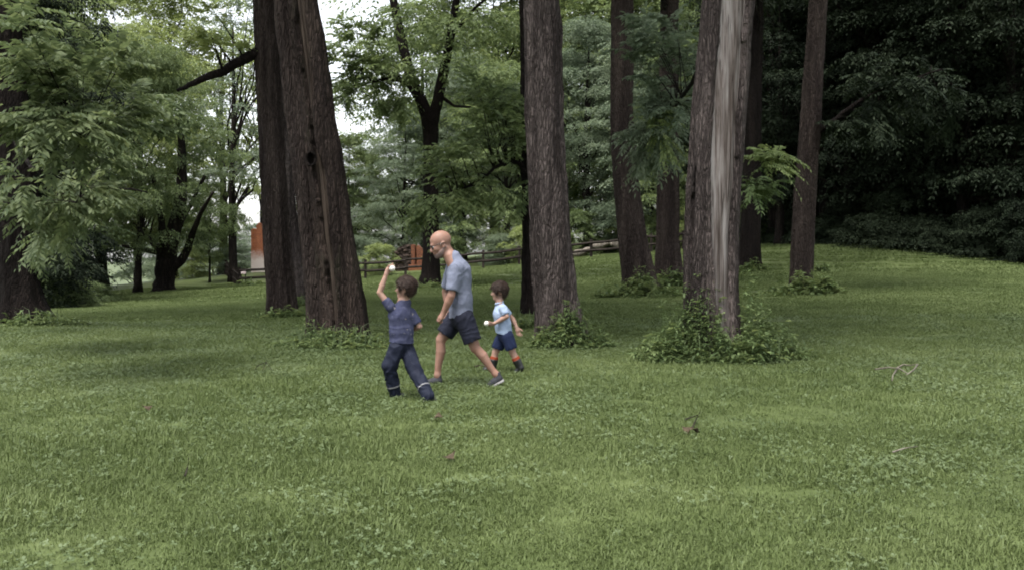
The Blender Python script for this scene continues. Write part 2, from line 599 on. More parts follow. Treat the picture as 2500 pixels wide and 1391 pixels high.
def lawn():
    G, K = M['grass'], M['clover']
    protos = [blades_patch('blades', 190, 0.34, 0.022, 0.052, 0.0030, 1, G, 1.1),
              blades_patch('blades', 190, 0.34, 0.02, 0.048, 0.0034, 2, G, 1.4),
              blades_patch('blades', 120, 0.34, 0.03, 0.075, 0.0026, 3, G, 1.0),
              clover_patch('clover', 15, 0.6, 0.022, 0.045, 0.015, 4, K),
              clover_patch('clover', 20, 0.5, 0.02, 0.042, 0.018, 5, K),
              blades_patch('blades', 300, 0.8, 0.03, 0.065, 0.007, 6, G, 1.1),
              blades_patch('blades', 300, 0.8, 0.025, 0.06, 0.008, 7, G, 1.3),
              blades_patch('blades', 320, 1.6, 0.03, 0.075, 0.016, 8, G, 1.1)]
    P, I, S = [], [], []
    for n, d0, d1, ids, s0, s1 in ((5200, 2.5, 8.5, (0, 1, 0, 1, 2), 0.7, 1.15), (10500, 8, 19, (0, 1, 1, 2), 0.75, 1.25), (6000, 17, 36, (5, 6), 0.8, 1.2), (4200, 33, 66, (7,), 0.8, 1.2)):
        x, y = wedge(n, d0, d1)
        P.append(np.c_[x, y]); I.append(rng.choice(ids, n)); S.append(rng.uniform(s0, s1, n))
    x, y = wedge(11000, 2.5, 20)
    keep = (0.7 * vnoise(np.stack([x * 0.6, y * 0.45, x * 0], -1), 11) + 0.7 * vnoise(np.stack([x * 2.3, y * 2.0, x * 0], -1), 12)) > rng.uniform(-0.9, 0.9, len(x))
    x, y = x[keep], y[keep]
    P.append(np.c_[x, y]); I.append(rng.choice((3, 4), len(x))); S.append(rng.uniform(0.7, 1.25, len(x)))
    x, y = wedge(1500, 3, 17)
    keep = vnoise(np.stack([x * 0.9, y * 0.7, x * 0], -1), 15) > 0.25
    x, y = x[keep], y[keep]
    P.append(np.c_[x, y]); I.append(np.full(len(x), 2)); S.append(rng.uniform(1.2, 1.7, len(x)))
    P = np.concatenate(P)
    Z = gz(P[:, 0], P[:, 1])
    scatter('grass', np.c_[P, Z], rng.uniform(0, 6.28, len(P)), np.concatenate(S), np.concatenate(I), protos,
            'short mown grass with patches of clover covering the lawn')


lawn()


# ------------------------------------------------------------------ foliage
UP = np.array([0.0, 0, 1.0])


def compound_leaves(O, d, L, pairs, leaflet, r, droop=0.5, fold=0.35, slim=0.34):
    """O (M,3) origins, d (M,3) directions: feathery leaves of 2*pairs+1 leaflets -> quads (K,4,3)"""
    m = len(O)
    d = unit(d)
    side = unit(np.cross(d, UP) + 1e-6)
    nrm = np.cross(side, d)
    L = np.broadcast_to(np.asarray(L, float), (m,))[:, None]
    out = []
    for j in range(pairs + 1):
        s = 0.18 + 0.82 * j / pairs
        P = O + d * (L * s) - UP * (L * droop * s * s * 0.5)
        t = unit(d - UP * droop * s)
        sz = leaflet * (0.7 + 0.6 * math.sin(math.pi * (0.15 + 0.75 * s))) * r.uniform(0.75, 1.2, m)[:, None]
        for sg in ((-1, 1) if j < pairs else (0,)):
            ld = unit(side * sg * 0.85 + t * (0.55 if sg else 1.0) - UP * fold * r.uniform(0.3, 1.5, (m, 1)) + r.normal(0, 0.12, (m, 3)))
            w = unit(np.cross(ld, nrm + r.normal(0, 0.25, (m, 3)))) * sz * slim * 0.5
            out.append(np.stack([P, P + ld * sz * 0.42 + w, P + ld * sz, P + ld * sz * 0.42 - w], 1))
    return np.concatenate(out)


def crown_mesh(name, seed, z0, z1, rad, nclump, nspray, clump_r=1.3, L=0.75, leaflet=0.30, pairs=3, prof=None, droop=0.8, flat=0.5, core=0.35, limbs=True, slim=0.42):
    """crown as clumps of drooping leafy sprays; returns (leaf mesh, clump centres)"""
    r = np.random.default_rng(seed)
    prof = prof or [(0, 0.55), (0.25, 1.0), (0.6, 0.85), (1, 0.2)]
    t = r.uniform(0, 1, nclump)
    pr = np.interp(t, [p[0] for p in prof], [p[1] for p in prof])
    a = r.uniform(0, 2 * np.pi, nclump)
    rr = rad * pr * np.sqrt(r.uniform(core * core, 1, nclump))
    lob = 1 + 0.22 * np.sin(3 * a + seed) + 0.12 * np.sin(5 * a + 2 * seed)
    C = np.stack([np.cos(a) * rr * lob, np.sin(a) * rr * lob, z0 + (z1 - z0) * t], -1)
    cr = clump_r * r.uniform(0.65, 1.35, nclump)
    k = np.repeat(np.arange(nclump), nspray)
    m = len(k)
    u = unit(r.normal(0, 1, (m, 3)))
    u[:, 2] = np.abs(u[:, 2]) * 0.9 - 0.25
    O = C[k] + u * (cr[k] * r.uniform(0.25, 1.0, m) ** 0.6)[:, None] * np.array([1, 1, flat])
    outw = unit(C * np.array([1, 1, 0.0]) + 1e-6)[k]
    d = unit(u * np.array([1, 1, 0.4]) + outw * 0.6 + r.normal(0, 0.35, (m, 3)) - UP * 0.15)
    Q = compound_leaves(O, d, L * r.uniform(0.7, 1.3, m), pairs, leaflet, r, droop, 0.4, slim)
    return quads_soup(name, Q), C


def limb_soup(C, seed, H, r0, zfork, n=16, side=6, top=0.85, r_limb=0.35):
    """trunk with limbs that reach into the clumps C"""
    r = np.random.default_rng(seed)
    s = Soup()
    zs = np.linspace(-0.4, H * top, 14)
    lean = r.normal(0, 0.02, 2)
    wob = np.cumsum(r.normal(0, 0.05, (14, 2)), 0)
    pts = np.c_[lean[0] * zs + wob[:, 0] * 0.6, lean[1] * zs + wob[:, 1] * 0.6, zs]
    rad = r0 * (1 - 0.85 * np.clip(zs / (H * top), 0, 1)) * (1 + 0.7 * np.exp(-np.clip(zs + 0.2, 0, 9) / 0.35))
    s.tube(pts, rad, 10, wob=0.12, seed=seed)
    pick = r.choice(len(C), min(n, len(C)), replace=False)
    for i in pick:
        c = C[i]
        zb = min(max(zfork, c[2] * r.uniform(0.45, 0.8) - 0.5), H * top * 0.9)
        j = np.interp(zb, zs, np.arange(14))
        b = np.array([np.interp(zb, zs, pts[:, 0]), np.interp(zb, zs, pts[:, 1]), zb])
        tt = np.linspace(0, 1, 7)[:, None]
        mid = (b + c) / 2 + np.array([0, 0, r.uniform(-0.2, 0.9)]) + r.normal(0, 0.25, 3)
        P = (1 - tt) ** 2 * b + 2 * tt * (1 - tt) * mid + tt ** 2 * c
        P[1:-1] += r.normal(0, 0.1, (5, 3))
        rb = r0 * r_limb * (1 - 0.6 * zb / H)
        s.tube(P, np.linspace(rb, 0.012, 7), side)
    return s


CROWNS = {}


def make_crowns():
    a = crown_mesh
    CROWNS['broad'] = a('crown_broad', 21, 2.8, 18, 5.6, 130, 56, L=0.62, leaflet=0.185)
    CROWNS['round'] = a('crown_round', 22, 3.0, 17, 5.2, 125, 56, L=0.62, leaflet=0.18, prof=[(0, 0.6), (0.35, 1), (0.7, 0.9), (1, 0.3)])
    CROWNS['skirt'] = a('crown_skirt', 23, 0.9, 17, 5.0, 150, 58, L=0.62, leaflet=0.175, droop=1.1, flat=0.4, prof=[(0, 0.9), (0.3, 1), (0.65, 0.8), (1, 0.2)])
    CROWNS['layer'] = a('crown_layer', 24, 1.6, 19, 5.4, 110, 60, clump_r=1.5, L=0.62, leaflet=0.175, droop=1.0, flat=0.28, prof=[(0, 0.8), (0.3, 1), (0.7, 0.75), (1, 0.2)])
    CROWNS['high'] = a('crown_high', 25, 10.5, 23, 5.0, 40, 15, clump_r=1.5, leaflet=0.32, prof=[(0, 0.45), (0.3, 1), (0.7, 0.85), (1, 0.3)])
    CROWNS['spread'] = a('crown_spread', 26, 3.0, 15.5, 8.0, 210, 50, clump_r=1.35, L=0.65, leaflet=0.19, droop=1.0, prof=[(0, 0.72), (0.2, 1), (0.6, 0.85), (1, 0.25)])
    CROWNS['loose'] = a('crown_loose', 27, 6.5, 19, 4.6, 46, 48, clump_r=1.5, L=0.6, leaflet=0.16, flat=0.22, droop=0.5, prof=[(0, 0.6), (0.3, 1), (0.7, 0.8), (1, 0.3)])
    CROWNS['shrub'] = a('crown_shrub', 28, 0.1, 2.9, 1.7, 50, 40, clump_r=0.6, L=0.4, leaflet=0.12, prof=[(0, 0.95), (0.5, 1), (1, 0.35)])
    CROWNS['bramble'] = a('crown_bramble', 29, 0.0, 1.1, 1.5, 34, 40, clump_r=0.5, L=0.34, leaflet=0.095, prof=[(0, 1.0), (0.6, 0.9), (1, 0.4)])


make_crowns()
SHARED = {}


def shared_mesh(key, make):
    if key not in SHARED:
        SHARED[key] = make()
    return SHARED[key]


def set_leaf(o, leaf):
    if not o.data.materials:
        o.data.materials.append(M['leaf_mid'])
    o.material_slots[0].link = 'OBJECT'
    o.material_slots[0].material = M[leaf]
    return o


def leaf_obj(name, mesh, leaf, parent):
    return set_leaf(new_obj(name, mesh, None, parent), leaf)


def bg_tree(name, label, px, D, kind, H, leaf, rz=0.0, wide=1.0, group=None, bark='bark_far', r0=0.26, cat='tree', py=None, base_h=None):
    """a whole tree standing on the ground at photo column px, D metres away; H is its height"""
    x = (px - 1250.0) / F_PX * D
    z = gz1(x, D)
    t = thing(name, label, cat, (x, D, z), 0, group)
    cm, C = CROWNS[kind]
    H0 = {'broad': 18.6, 'round': 17.6, 'skirt': 17.6, 'layer': 19.6, 'high': 23.6, 'spread': 16, 'loose': 19.5, 'shrub': 3.1, 'bramble': 1.2}[kind]
    s = H / H0
    c = leaf_obj('crown', cm, leaf, t)
    c.scale = (s * wide, s * wide, s)
    c.rotation_euler = (0, 0, rz)
    if kind not in ('shrub', 'bramble'):
        tm = shared_mesh(('trunk', kind, bark), lambda: (lambda sp: mesh_from('trunk', sp.v, sp.f, True))(limb_soup(C, hash(kind) % 97 + 3, H0, 0.30, min(2.2, H0 * 0.15), 22)))
        if not tm.materials:
            tm.materials.append(M[bark])
        o = new_obj('trunk', tm, None, t)
        k = r0 / 0.30
        o.scale = (s * wide, s * wide, s)
        o.rotation_euler = (0, 0, rz)
    return t


# ------------------------------------------------------------------ near trunks, shaped from their outlines
def trunk_mesh(name, prof, D, top=17.0, nt=88, seed=1, amp=0.045, flare=0.25, lobes=5, window=None, thick=0.05, core=False, recess=None, depth=0.92, dyb=0.0, scar=0.0, rag=0.035):
    """prof: (row, centre column, width) in photo pixels from the ground upward, at distance D.
    window: rows -> (angle0, angle1) opening in the bark, in radians from the camera side (+ to the right)"""
    k = m_per_px(D)
    prof = sorted(prof, key=lambda p: -p[0])
    zz = np.array([at(0, p[0], D)[2] for p in prof])
    cx = np.array([(p[1] - 1250) * k for p in prof])
    ww = np.array([p[2] * k / 2 for p in prof])
    g0 = gz1(cx[0], D)
    zb = g0 - 0.25
    zs = np.concatenate([np.arange(zb, zz[-1] + 0.3, 0.06), np.arange(zz[-1] + 0.3, top, 0.35)])
    # straight continuation above the last measured row
    sl = (cx[-1] - cx[-2]) / (zz[-1] - zz[-2])
    X = np.where(zs <= zz[-1], np.interp(zs, zz, cx), cx[-1] + sl * (zs - zz[-1]) * np.exp(-(zs - zz[-1]) / 8))
    Rr = np.where(zs <= zz[-1], np.interp(zs, zz, ww), ww[-1] * np.clip(1 - (zs - zz[-1]) / (top - zz[-1]) * 0.75, 0.1, 1))
    # smooth the polyline profile
    kern = np.ones(9) / 9
    pad = lambda v: np.convolve(np.r_[[v[0]] * 4, v, [v[-1]] * 4], kern, 'valid')
    X, Rr = pad(X), pad(Rr)
    th = np.arange(nt) / nt * 2 * np.pi                    # 0 = towards the camera, + = right
    TH, ZZ = np.meshgrid(th, zs)
    P3 = np.stack([np.sin(TH) * Rr[:, None], -np.cos(TH) * Rr[:, None], ZZ], -1)
    f = 1.0
    nz = vnoise(P3 * np.array([15, 15, 1.6]), seed) * 0.55 + vnoise(P3 * np.array([32, 32, 4.5]), seed + 1) * 0.3
    ridge = (1 - np.abs(vnoise(P3 * np.array([19, 19, 1.1]), seed + 2)) * 2.0)
    lump = vnoise(P3 * np.array([2.2, 2.2, 0.7]), seed + 3)
    h = np.clip(ZZ - g0, 0, 99)
    fl = flare * np.exp(-h / 0.32) * (0.35 + 0.65 * np.maximum(0, np.cos(lobes * TH + seed)) ** 1.2)
    if core:
        rad = (Rr[:, None] - thick) * (1 + 0.02 * lump) + amp * 0.2 * nz + 0.011 * vnoise(P3 * np.array([26, 26, 0.35]), seed + 5) + 0.006 * vnoise(P3 * np.array([60, 60, 0.5]), seed + 6)
        if recess:
            for a0, wd, dp in recess:
                rad = rad - dp * np.exp(-((TH - a0 % (2 * np.pi)) / wd) ** 2)
    else:
        flute = 0.05 * np.sin(lobes * TH + 1.3 * lump + seed * 2) * np.exp(-h / 5.0)
        rad = Rr[:, None] * (1 + 0.06 * lump + flute + fl) + amp * (nz + 0.55 * ridge)
        if scar:
            rad = rad - scar * np.exp(-((np.minimum(TH, 2 * np.pi - TH)) / 0.08) ** 2)
    Vx = X[:, None] + np.sin(TH) * rad
    Vy = D + dyb - np.cos(TH) * rad * depth + Rr[:, None] * 0
    V = np.stack([Vx, Vy, ZZ], -1)
    nr = len(zs)
    idx = np.arange(nr * nt).reshape(nr, nt)
    a, b = idx[:-1], idx[1:]
    quads = np.stack([a, np.roll(a, -1, 1), np.roll(b, -1, 1), b], -1)
    verts = V.reshape(-1, 3)
    if window is not None:
        tc = (TH + np.pi / nt)
        tc = np.where(tc > np.pi, tc - 2 * np.pi, tc)
        keep = np.ones((nr - 1, nt), bool)
        zc = zs[:-1] + 0.03
        for win in window:
            zr = np.array([at(0, w[0], D)[2] for w in win])
            o = np.argsort(zr)
            lo = np.interp(zc, zr[o], np.array([w[1] for w in win])[o], left=9, right=win[int(o[-1])][1]) + rag * vnoise(np.stack([zc * 2.2, zc * 0, zc * 0], -1), seed + 8)
            hi = np.interp(zc, zr[o], np.array([w[2] for w in win])[o], left=-9, right=win[int(o[-1])][2]) + rag * vnoise(np.stack([zc * 2.2, zc * 0 + 5, zc * 0], -1), seed + 9)
            keep &= ~((tc[:-1] > lo[:, None]) & (tc[:-1] < hi[:, None]))
        # the bark is a shell: outer faces, inner faces and the rim round the opening
        inner = (V - np.stack([np.sin(TH), -np.cos(TH) * depth, TH * 0], -1) * (thick + 0.05)).reshape(-1, 3)
        nv = len(verts)
        q = quads[keep]
        rims = []
        kl = np.roll(keep, 1, 1)
        kr = np.roll(keep, -1, 1)
        A, B = idx[:-1], idx[1:]
        e = keep & ~kl
        rims.append(np.stack([A[e], B[e], B[e] + nv, A[e] + nv], -1))
        e = keep & ~kr
        A2, B2 = np.roll(A, -1, 1), np.roll(B, -1, 1)
        rims.append(np.stack([B2[e], A2[e], A2[e] + nv, B2[e] + nv], -1))
        kd = np.vstack([np.ones((1, nt), bool), keep[:-1]])
        ku = np.vstack([keep[1:], np.ones((1, nt), bool)])
        e = keep & ~kd
        rims.append(np.stack([A2[e], A[e], A[e] + nv, A2[e] + nv], -1))
        e = keep & ~ku
        rims.append(np.stack([B[e], B2[e], B2[e] + nv, B[e] + nv], -1))
        faces = np.concatenate([q] + rims)
        verts = np.concatenate([verts, inner])
        me = mesh_np(name, verts, faces, True)
    else:
        me = mesh_np(name, verts, quads.reshape(-1, 4), True)
    return me, (X[0], D, g0), (zs, X)


def near_tree(name, label, prof, D, bark='bark', seed=1, crown=True, leaf='leaf_mid', crot=0.0, ch=1.0, cz=0.0, **kw):
    me, base, (zs, X) = trunk_mesh('trunk', prof, D, seed=seed, **kw)
    t = thing(name, label, 'tree', base)
    tr = place_in(new_obj('trunk', me, M[bark]), t)
    if crown:
        cm, C = CROWNS['high']
        c = leaf_obj('crown', cm, leaf, t)
        c.rotation_euler = (0, 0, crot)
        c.location = (float(np.interp(13, zs, X)) - base[0], 0, cz)
        c.scale = (ch, ch, 1)
        lm = shared_mesh(('limbs', 'high'), lambda: (lambda sp: mesh_from('limbs', sp.v, sp.f, True))(high_limbs(C)))
        if not lm.materials:
            lm.materials.append(M['bark_far'])
        l = new_obj('limbs', lm, None, t)
        l.rotation_euler = (0, 0, crot)
        l.location = c.location
        l.scale = c.scale
    return t


def high_limbs(C):
    r = np.random.default_rng(5)
    s = Soup()
    for i in r.choice(len(C), 20, replace=False):
        c = C[i]
        b = np.array([0, 0, r.uniform(8.5, 13.0)])
        tt = np.linspace(0, 1, 7)[:, None]
        mid = (b + c) / 2 + np.array([0, 0, r.uniform(0, 1.2)])
        P = (1 - tt) ** 2 * b + 2 * tt * (1 - tt) * mid + tt ** 2 * c
        P[1:-1] += r.normal(0, 0.12, (5, 3))
        s.tube(P, np.linspace(0.12, 0.015, 7), 6)
    return s


def leafy_branch(tree, path, leaf, clouds, seed, L=0.42, leaflet=0.105, pairs=7, r0=0.04, name='branch', droop=0.7, bark='bark_dark', dirbias=(0, 0, 0), twigs=True):
    """a low branch of a tree: path [(px,py,D)...]; clouds [(px,py,D, rx_px, ry_px, rD, n)] of feathery leaves fed by twigs"""
    r = np.random.default_rng(seed)
    P = np.array([at(*p) for p in path])
    tt = np.linspace(0, len(P) - 1, (len(P) - 1) * 4 + 1)
    S = np.stack([np.interp(tt, np.arange(len(P)), P[:, i]) for i in range(3)], -1)
    for _ in range(2):
        S[1:-1] = (S[:-2] + S[1:-1] * 2 + S[2:]) / 4
    S[1:-1] += r.normal(0, 0.012, S[1:-1].shape)
    sp = Soup().tube(S, np.linspace(r0, r0 * 0.25, len(S)), 8)
    Os, ds = [], []
    for (px, py, D, rx, ry, rD, n) in clouds:
        c = at(px, py, D)
        k = m_per_px(D)
        nst = max(2, n // 9)
        u = unit(r.normal(0, 1, (nst, 3))) * r.uniform(0.1, 1, (nst, 1)) ** 0.5
        tips = c + u * np.array([rx * k, rD, ry * k])
        for tp in tips:
            j = int(np.argmin(((S - tp) ** 2).sum(1) + r.uniform(0, 0.3, len(S))))
            b = S[j]
            if twigs:
                mid = (b + tp) / 2 + np.array([0, 0, 0.12])
                q = np.linspace(0, 1, 6)[:, None]
                sp.tube((1 - q) ** 2 * b + 2 * q * (1 - q) * mid + q * q * tp, np.linspace(r0 * 0.22, 0.003, 6), 5, cap=False)
            m = max(1, n // nst)
            ax = unit(tp - b + r.normal(0, 0.1, 3))
            o = tp - ax * r.uniform(0, 0.35, (m, 1)) + r.normal(0, 0.03, (m, 3))
            d = unit(ax * 0.6 + r.normal(0, 0.6, (m, 3)) * np.array([1, 1, 0.35]) + np.array(dirbias))
            Os.append(o); ds.append(d)
    O = np.concatenate(Os); d = np.concatenate(ds)
    Q = compound_leaves(O, d, L * r.uniform(0.65, 1.25, len(O)), pairs, leaflet, r, droop, 0.45, 0.36)
    b = place_in(sp.build(name, M[bark], smooth=True), tree)
    lv = new_obj('leaves', quads_soup('leaves', Q), M[leaf], b)
    return b


# --- the near trees, left to right
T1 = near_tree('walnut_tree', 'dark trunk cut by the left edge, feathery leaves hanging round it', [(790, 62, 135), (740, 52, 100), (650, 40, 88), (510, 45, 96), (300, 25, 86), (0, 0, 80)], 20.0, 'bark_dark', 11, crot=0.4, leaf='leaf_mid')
T2 = near_tree('tall_tree', 'straight brown trunk standing before the orange brick ruin', [(772, 687, 74), (740, 687, 66), (600, 676, 62), (400, 664, 58), (206, 655, 55), (0, 646, 52)], 22.0, 'bark', 12, crot=1.4, leaf='leaf_light')
T3 = near_tree('slender_tree', 'slim grey brown trunk half hidden between two thicker trunks at left', [(748, 728, 38), (700, 727, 32), (600, 716, 29), (450, 703, 26), (206, 682, 24), (0, 664, 22)], 26.0, 'bark_grey', 13, crot=2.2, leaf='leaf_mid', ch=0.8)

# the thick double trunk with a split of bare wood
_D4 = 15.8
T4 = near_tree('split_tree', 'thick double trunk with knothole and bare split, weeds at its foot', [(838, 845, 112), (800, 842, 104), (700, 833, 98), (600, 818, 94), (400, 796, 84), (206, 768, 76), (0, 740, 70)], _D4, 'bark_moss', 14, crot=0.9, leaf='leaf_mid', flare=0.2,
               window=[[(800, -0.42, -0.32), (740, -0.62, -0.10), (600, -0.70, -0.05), (480, -0.66, -0.02), (400, -0.72, -0.10), (300, -0.66, -0.14), (206, -0.62, 0.0), (0, -0.6, 0.1)]], thick=0.05, nt=140, rag=0.13)
me4, b4, _ = trunk_mesh('bare_wood', [(838, 845, 112), (800, 842, 104), (700, 833, 98), (600, 818, 94), (400, 796, 84), (206, 768, 76), (0, 740, 70)], _D4, seed=15, core=True, thick=0.06, recess=[(-0.62, 0.12, 0.10), (-0.08, 0.05, 0.04)], nt=140)
place_in(new_obj('bare_wood', me4, M['wood_brown']), T4)
me4b, b4b, _ = trunk_mesh('second_trunk', [(800, 776, 70), (740, 772, 66), (600, 764, 62), (400, 738, 62), (206, 714, 62), (0, 690, 60)], _D4, seed=16, top=16, flare=0.15, dyb=0.28)
place_in(new_obj('second_trunk', me4b, M['bark'], None), T4)

_kh = Soup()
_kc = at(768, 392, _D4) + np.array([0, -0.30, 0])
_ring = [(_kc + np.array([0.075 * math.cos(a), 0.02 * math.cos(2 * a), 0.11 * math.sin(a)])) for a in np.linspace(0, 2 * np.pi, 17)]
_kh.tube(_ring, 0.022, 7, cap=False, wob=0.3, seed=2)
_kn = place_in(_kh.build('knothole', M['bark_dark'], smooth=True), T4)
_in = Soup()
for _j, (_s, _dy) in enumerate(((1.0, 0.0), (0.8, 0.06), (0.5, 0.12), (0.1, 0.15))):
    _in.v += [tuple(_kc + np.array([0.07 * _s * math.cos(a), 0.01 + _dy, 0.105 * _s * math.sin(a)])) for a in np.arange(14) / 14 * 2 * np.pi]
for _j in range(3):
    _in.f += [(_j * 14 + i, _j * 14 + (i + 1) % 14, (_j + 1) * 14 + (i + 1) % 14, (_j + 1) * 14 + i) for i in range(14)]
_hollow_shade = wood_mat('hollow_shade_wood', (0.002, 0.0015, 0.001), (0.004, 0.003, 0.002), (0.008, 0.006, 0.005))  # shade inside the hollow is put into its near-black colour
_in.build('hollow', _hollow_shade, _kn, smooth=True)

T5 = thing('forked_tree', 'dark forked tree right behind the man, standing before the fence', 'tree', (0, 0, 0))


def forked():
    D = 38.0
    k = m_per_px(D)
    s = Soup()
    def line(pts, n=14):
        P = np.array([at(p[0], p[1], D + (p[3] if len(p) > 3 else 0)) for p in pts]); W = np.array([p[2] * k / 2 for p in pts])
        tt = np.linspace(0, len(pts) - 1, (len(pts) - 1) * 5 + 1)
        s.tube(np.stack([np.interp(tt, np.arange(len(P)), P[:, i]) for i in range(3)], -1), np.interp(tt, np.arange(len(P)), W), n, wob=0.10, seed=31)
    line([(1050, 712, 74), (1050, 697, 62), (1051, 670, 46), (1052, 600, 40), (1052, 450, 36), (1052, 330, 38), (1050, 285, 44)])
    line([(1050, 300, 34), (1030, 250, 30), (1005, 200, 28), (985, 120, 24, 0.5), (960, 0, 20, 1), (930, -150, 12, 2)])
    line([(1054, 305, 30), (1068, 250, 28), (1080, 190, 24), (1100, 90, 20, -0.6), (1120, -40, 15, -1), (1130, -170, 9, -1.4)])
    line([(1075, 235, 10), (1110, 260, 7), (1150, 262, 5, -1)], 7)
    line([(1012, 220, 12), (960, 180, 8, 1), (900, 170, 5, 1.5)], 7)
    line([(1100, 90, 10), (1160, 20, 7, -1), (1220, -30, 4, -2)], 7)
    x, y, z = at(1050, 702, D)
    T5.location = (x, y, gz1(x, y))
    tr = place_in(s.build('trunk', M['bark_dark'], smooth=True), T5)
    cm, C = crown_mesh('crown', 41, 6.4, 17.0, 4.2, 60, 46, clump_r=1.4, leaflet=0.17, droop=1.1, flat=0.4, prof=[(0, 0.75), (0.25, 1), (0.7, 0.8), (1, 0.2)])
    new_obj('crown', cm, M['leaf_mid'], T5).location = (0.9, 0.5, 0)


forked()
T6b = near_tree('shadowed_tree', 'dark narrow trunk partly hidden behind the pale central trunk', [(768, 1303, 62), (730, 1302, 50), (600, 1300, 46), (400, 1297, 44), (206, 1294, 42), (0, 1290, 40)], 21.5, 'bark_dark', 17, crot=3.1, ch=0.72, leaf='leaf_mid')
T6 = near_tree('pale_tree', 'stout pale furrowed trunk right of the small boy', [(842, 1374, 132), (800, 1371, 118), (740, 1360, 106), (600, 1346, 98), (400, 1335, 92), (206, 1329, 88), (0, 1322, 84)], 15.8, 'bark_grey', 18, crot=4.0, leaf='leaf_mid', flare=0.2)
T7 = near_tree('leaning_tree', 'brown trunk leaning left, low leaves across its middle', [(722, 1566, 92), (690, 1560, 80), (600, 1545, 70), (450, 1527, 60), (300, 1518, 56), (206, 1518, 55), (0, 1520, 52)], 28.0, 'bark', 19, crot=0.2, ch=0.72, leaf='leaf_blue', amp=0.03)
T8 = near_tree('flared_tree', 'upright trunk with flaring foot beside the leaning trunk and fence end', [(696, 1636, 86), (670, 1634, 68), (600, 1631, 54), (400, 1631, 49), (206, 1633, 46), (0, 1635, 42)], 33.0, 'bark', 20, crot=1.0, ch=0.72, leaf='leaf_blue', amp=0.035)

# the tree stripped of its bark
_P9 = [(850, 1745, 138), (800, 1742, 132), (740, 1738, 126), (600, 1738, 126), (450, 1746, 128), (330, 1752, 128), (206, 1762, 126), (0, 1778, 122)]
_D9 = 14.0
T9 = near_tree('stripped_tree', 'big trunk stripped to pale bare wood above a mound of weeds', _P9, _D9, 'bark_grey', 21, crot=5.0, leaf='leaf_mid', flare=0.12, thick=0.055, amp=0.030, nt=200,
               window=[[(835, 0.42, 0.5), (800, 0.16, 0.62), (740, -0.02, 0.68), (600, -0.20, 0.76), (450, -0.40, 0.74), (330, -0.46, 0.76), (206, -0.50, 0.78), (0, -0.5, 0.8)],
                       [(650, -1.02, -0.98), (590, -1.20, -0.98), (500, -1.25, -0.98), (430, -1.12, -1.0), (405, -1.04, -1.02)]])
me9, b9, _ = trunk_mesh('bare_wood', _P9, _D9, seed=22, core=True, thick=0.075, recess=[(-1.1, 0.16, 0.16), (0.72, 0.07, 0.03)], nt=120)
place_in(new_obj('bare_wood', me9, M['wood_bare']), T9)

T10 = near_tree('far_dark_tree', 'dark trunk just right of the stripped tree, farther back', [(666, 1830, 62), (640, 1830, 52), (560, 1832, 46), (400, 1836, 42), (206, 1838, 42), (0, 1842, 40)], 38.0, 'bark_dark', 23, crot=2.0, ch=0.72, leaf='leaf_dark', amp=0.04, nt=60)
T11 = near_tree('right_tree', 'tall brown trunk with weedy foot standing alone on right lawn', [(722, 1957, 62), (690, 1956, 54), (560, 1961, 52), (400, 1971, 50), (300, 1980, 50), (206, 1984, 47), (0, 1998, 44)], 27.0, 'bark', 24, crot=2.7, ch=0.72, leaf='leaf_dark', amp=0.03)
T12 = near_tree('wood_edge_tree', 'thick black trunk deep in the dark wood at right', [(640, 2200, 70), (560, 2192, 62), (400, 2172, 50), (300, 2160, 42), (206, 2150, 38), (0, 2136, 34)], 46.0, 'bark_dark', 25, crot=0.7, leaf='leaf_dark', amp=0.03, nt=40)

# low branches in view
leafy_branch(T1, [(30, 330, 16), (80, 420, 14), (140, 410, 13), (200, 350, 12)], 'leaf_walnut',
             [(190, 300, 11.5, 150, 90, 1.3, 150), (130, 460, 14, 110, 110, 1.2, 130), (330, 270, 12.5, 110, 60, 1.0, 60), (60, 230, 11, 110, 110, 1.0, 110), (150, 120, 11, 170, 90, 1.2, 120)], 51, L=0.5, leaflet=0.105, pairs=8)
leafy_branch(T1, [(174, 335, 13), (180, 400, 13), (208, 455, 13.2), (185, 495, 13.4)], 'leaf_walnut', [(130, 520, 14.5, 90, 50, 1.0, 40), (240, 440, 15, 110, 60, 1.2, 40)], 52, L=0.45, leaflet=0.11, r0=0.035)
leafy_branch(T1, [(90, 500, 19), (220, 450, 18), (360, 470, 18)], 'leaf_walnut', [(130, 590, 18.5, 70, 45, 1.2, 40), (230, 500, 18, 110, 50, 1.2, 40)], 53, L=0.5, leaflet=0.13, r0=0.05)
leafy_branch(T2, [(648, 120, 22), (540, 175, 21.6), (470, 206, 21.5), (432, 222, 21.4)], 'leaf_light', [(560, 60, 21, 130, 60, 1.0, 50)], 54, r0=0.13, name='broken_limb', L=0.5, leaflet=0.12)
leafy_branch(T6b, [(1300, 480, 21.5), (1286, 430, 21.3), (1270, 395, 21.2), (1225, 400, 21.0), (1150, 452, 20.6), (1090, 480, 20.4)], 'leaf_mid',
             [(1160, 460, 20.8, 130, 70, 1.3, 130), (1200, 330, 21.0, 110, 80, 1.3, 130), (1090, 400, 20.5, 80, 60, 1.0, 60), (1040, 500, 20.3, 70, 40, 0.8, 40), (1180, 220, 21, 110, 60, 1.2, 80)], 55, L=0.55, leaflet=0.13, r0=0.07)
leafy_branch(T6b, [(1286, 430, 21.3), (1262, 385, 21.2), (1254, 355, 21.2)], 'leaf_mid', [(1240, 300, 21, 60, 60, 0.8, 40)], 56, L=0.5, leaflet=0.12, r0=0.045)
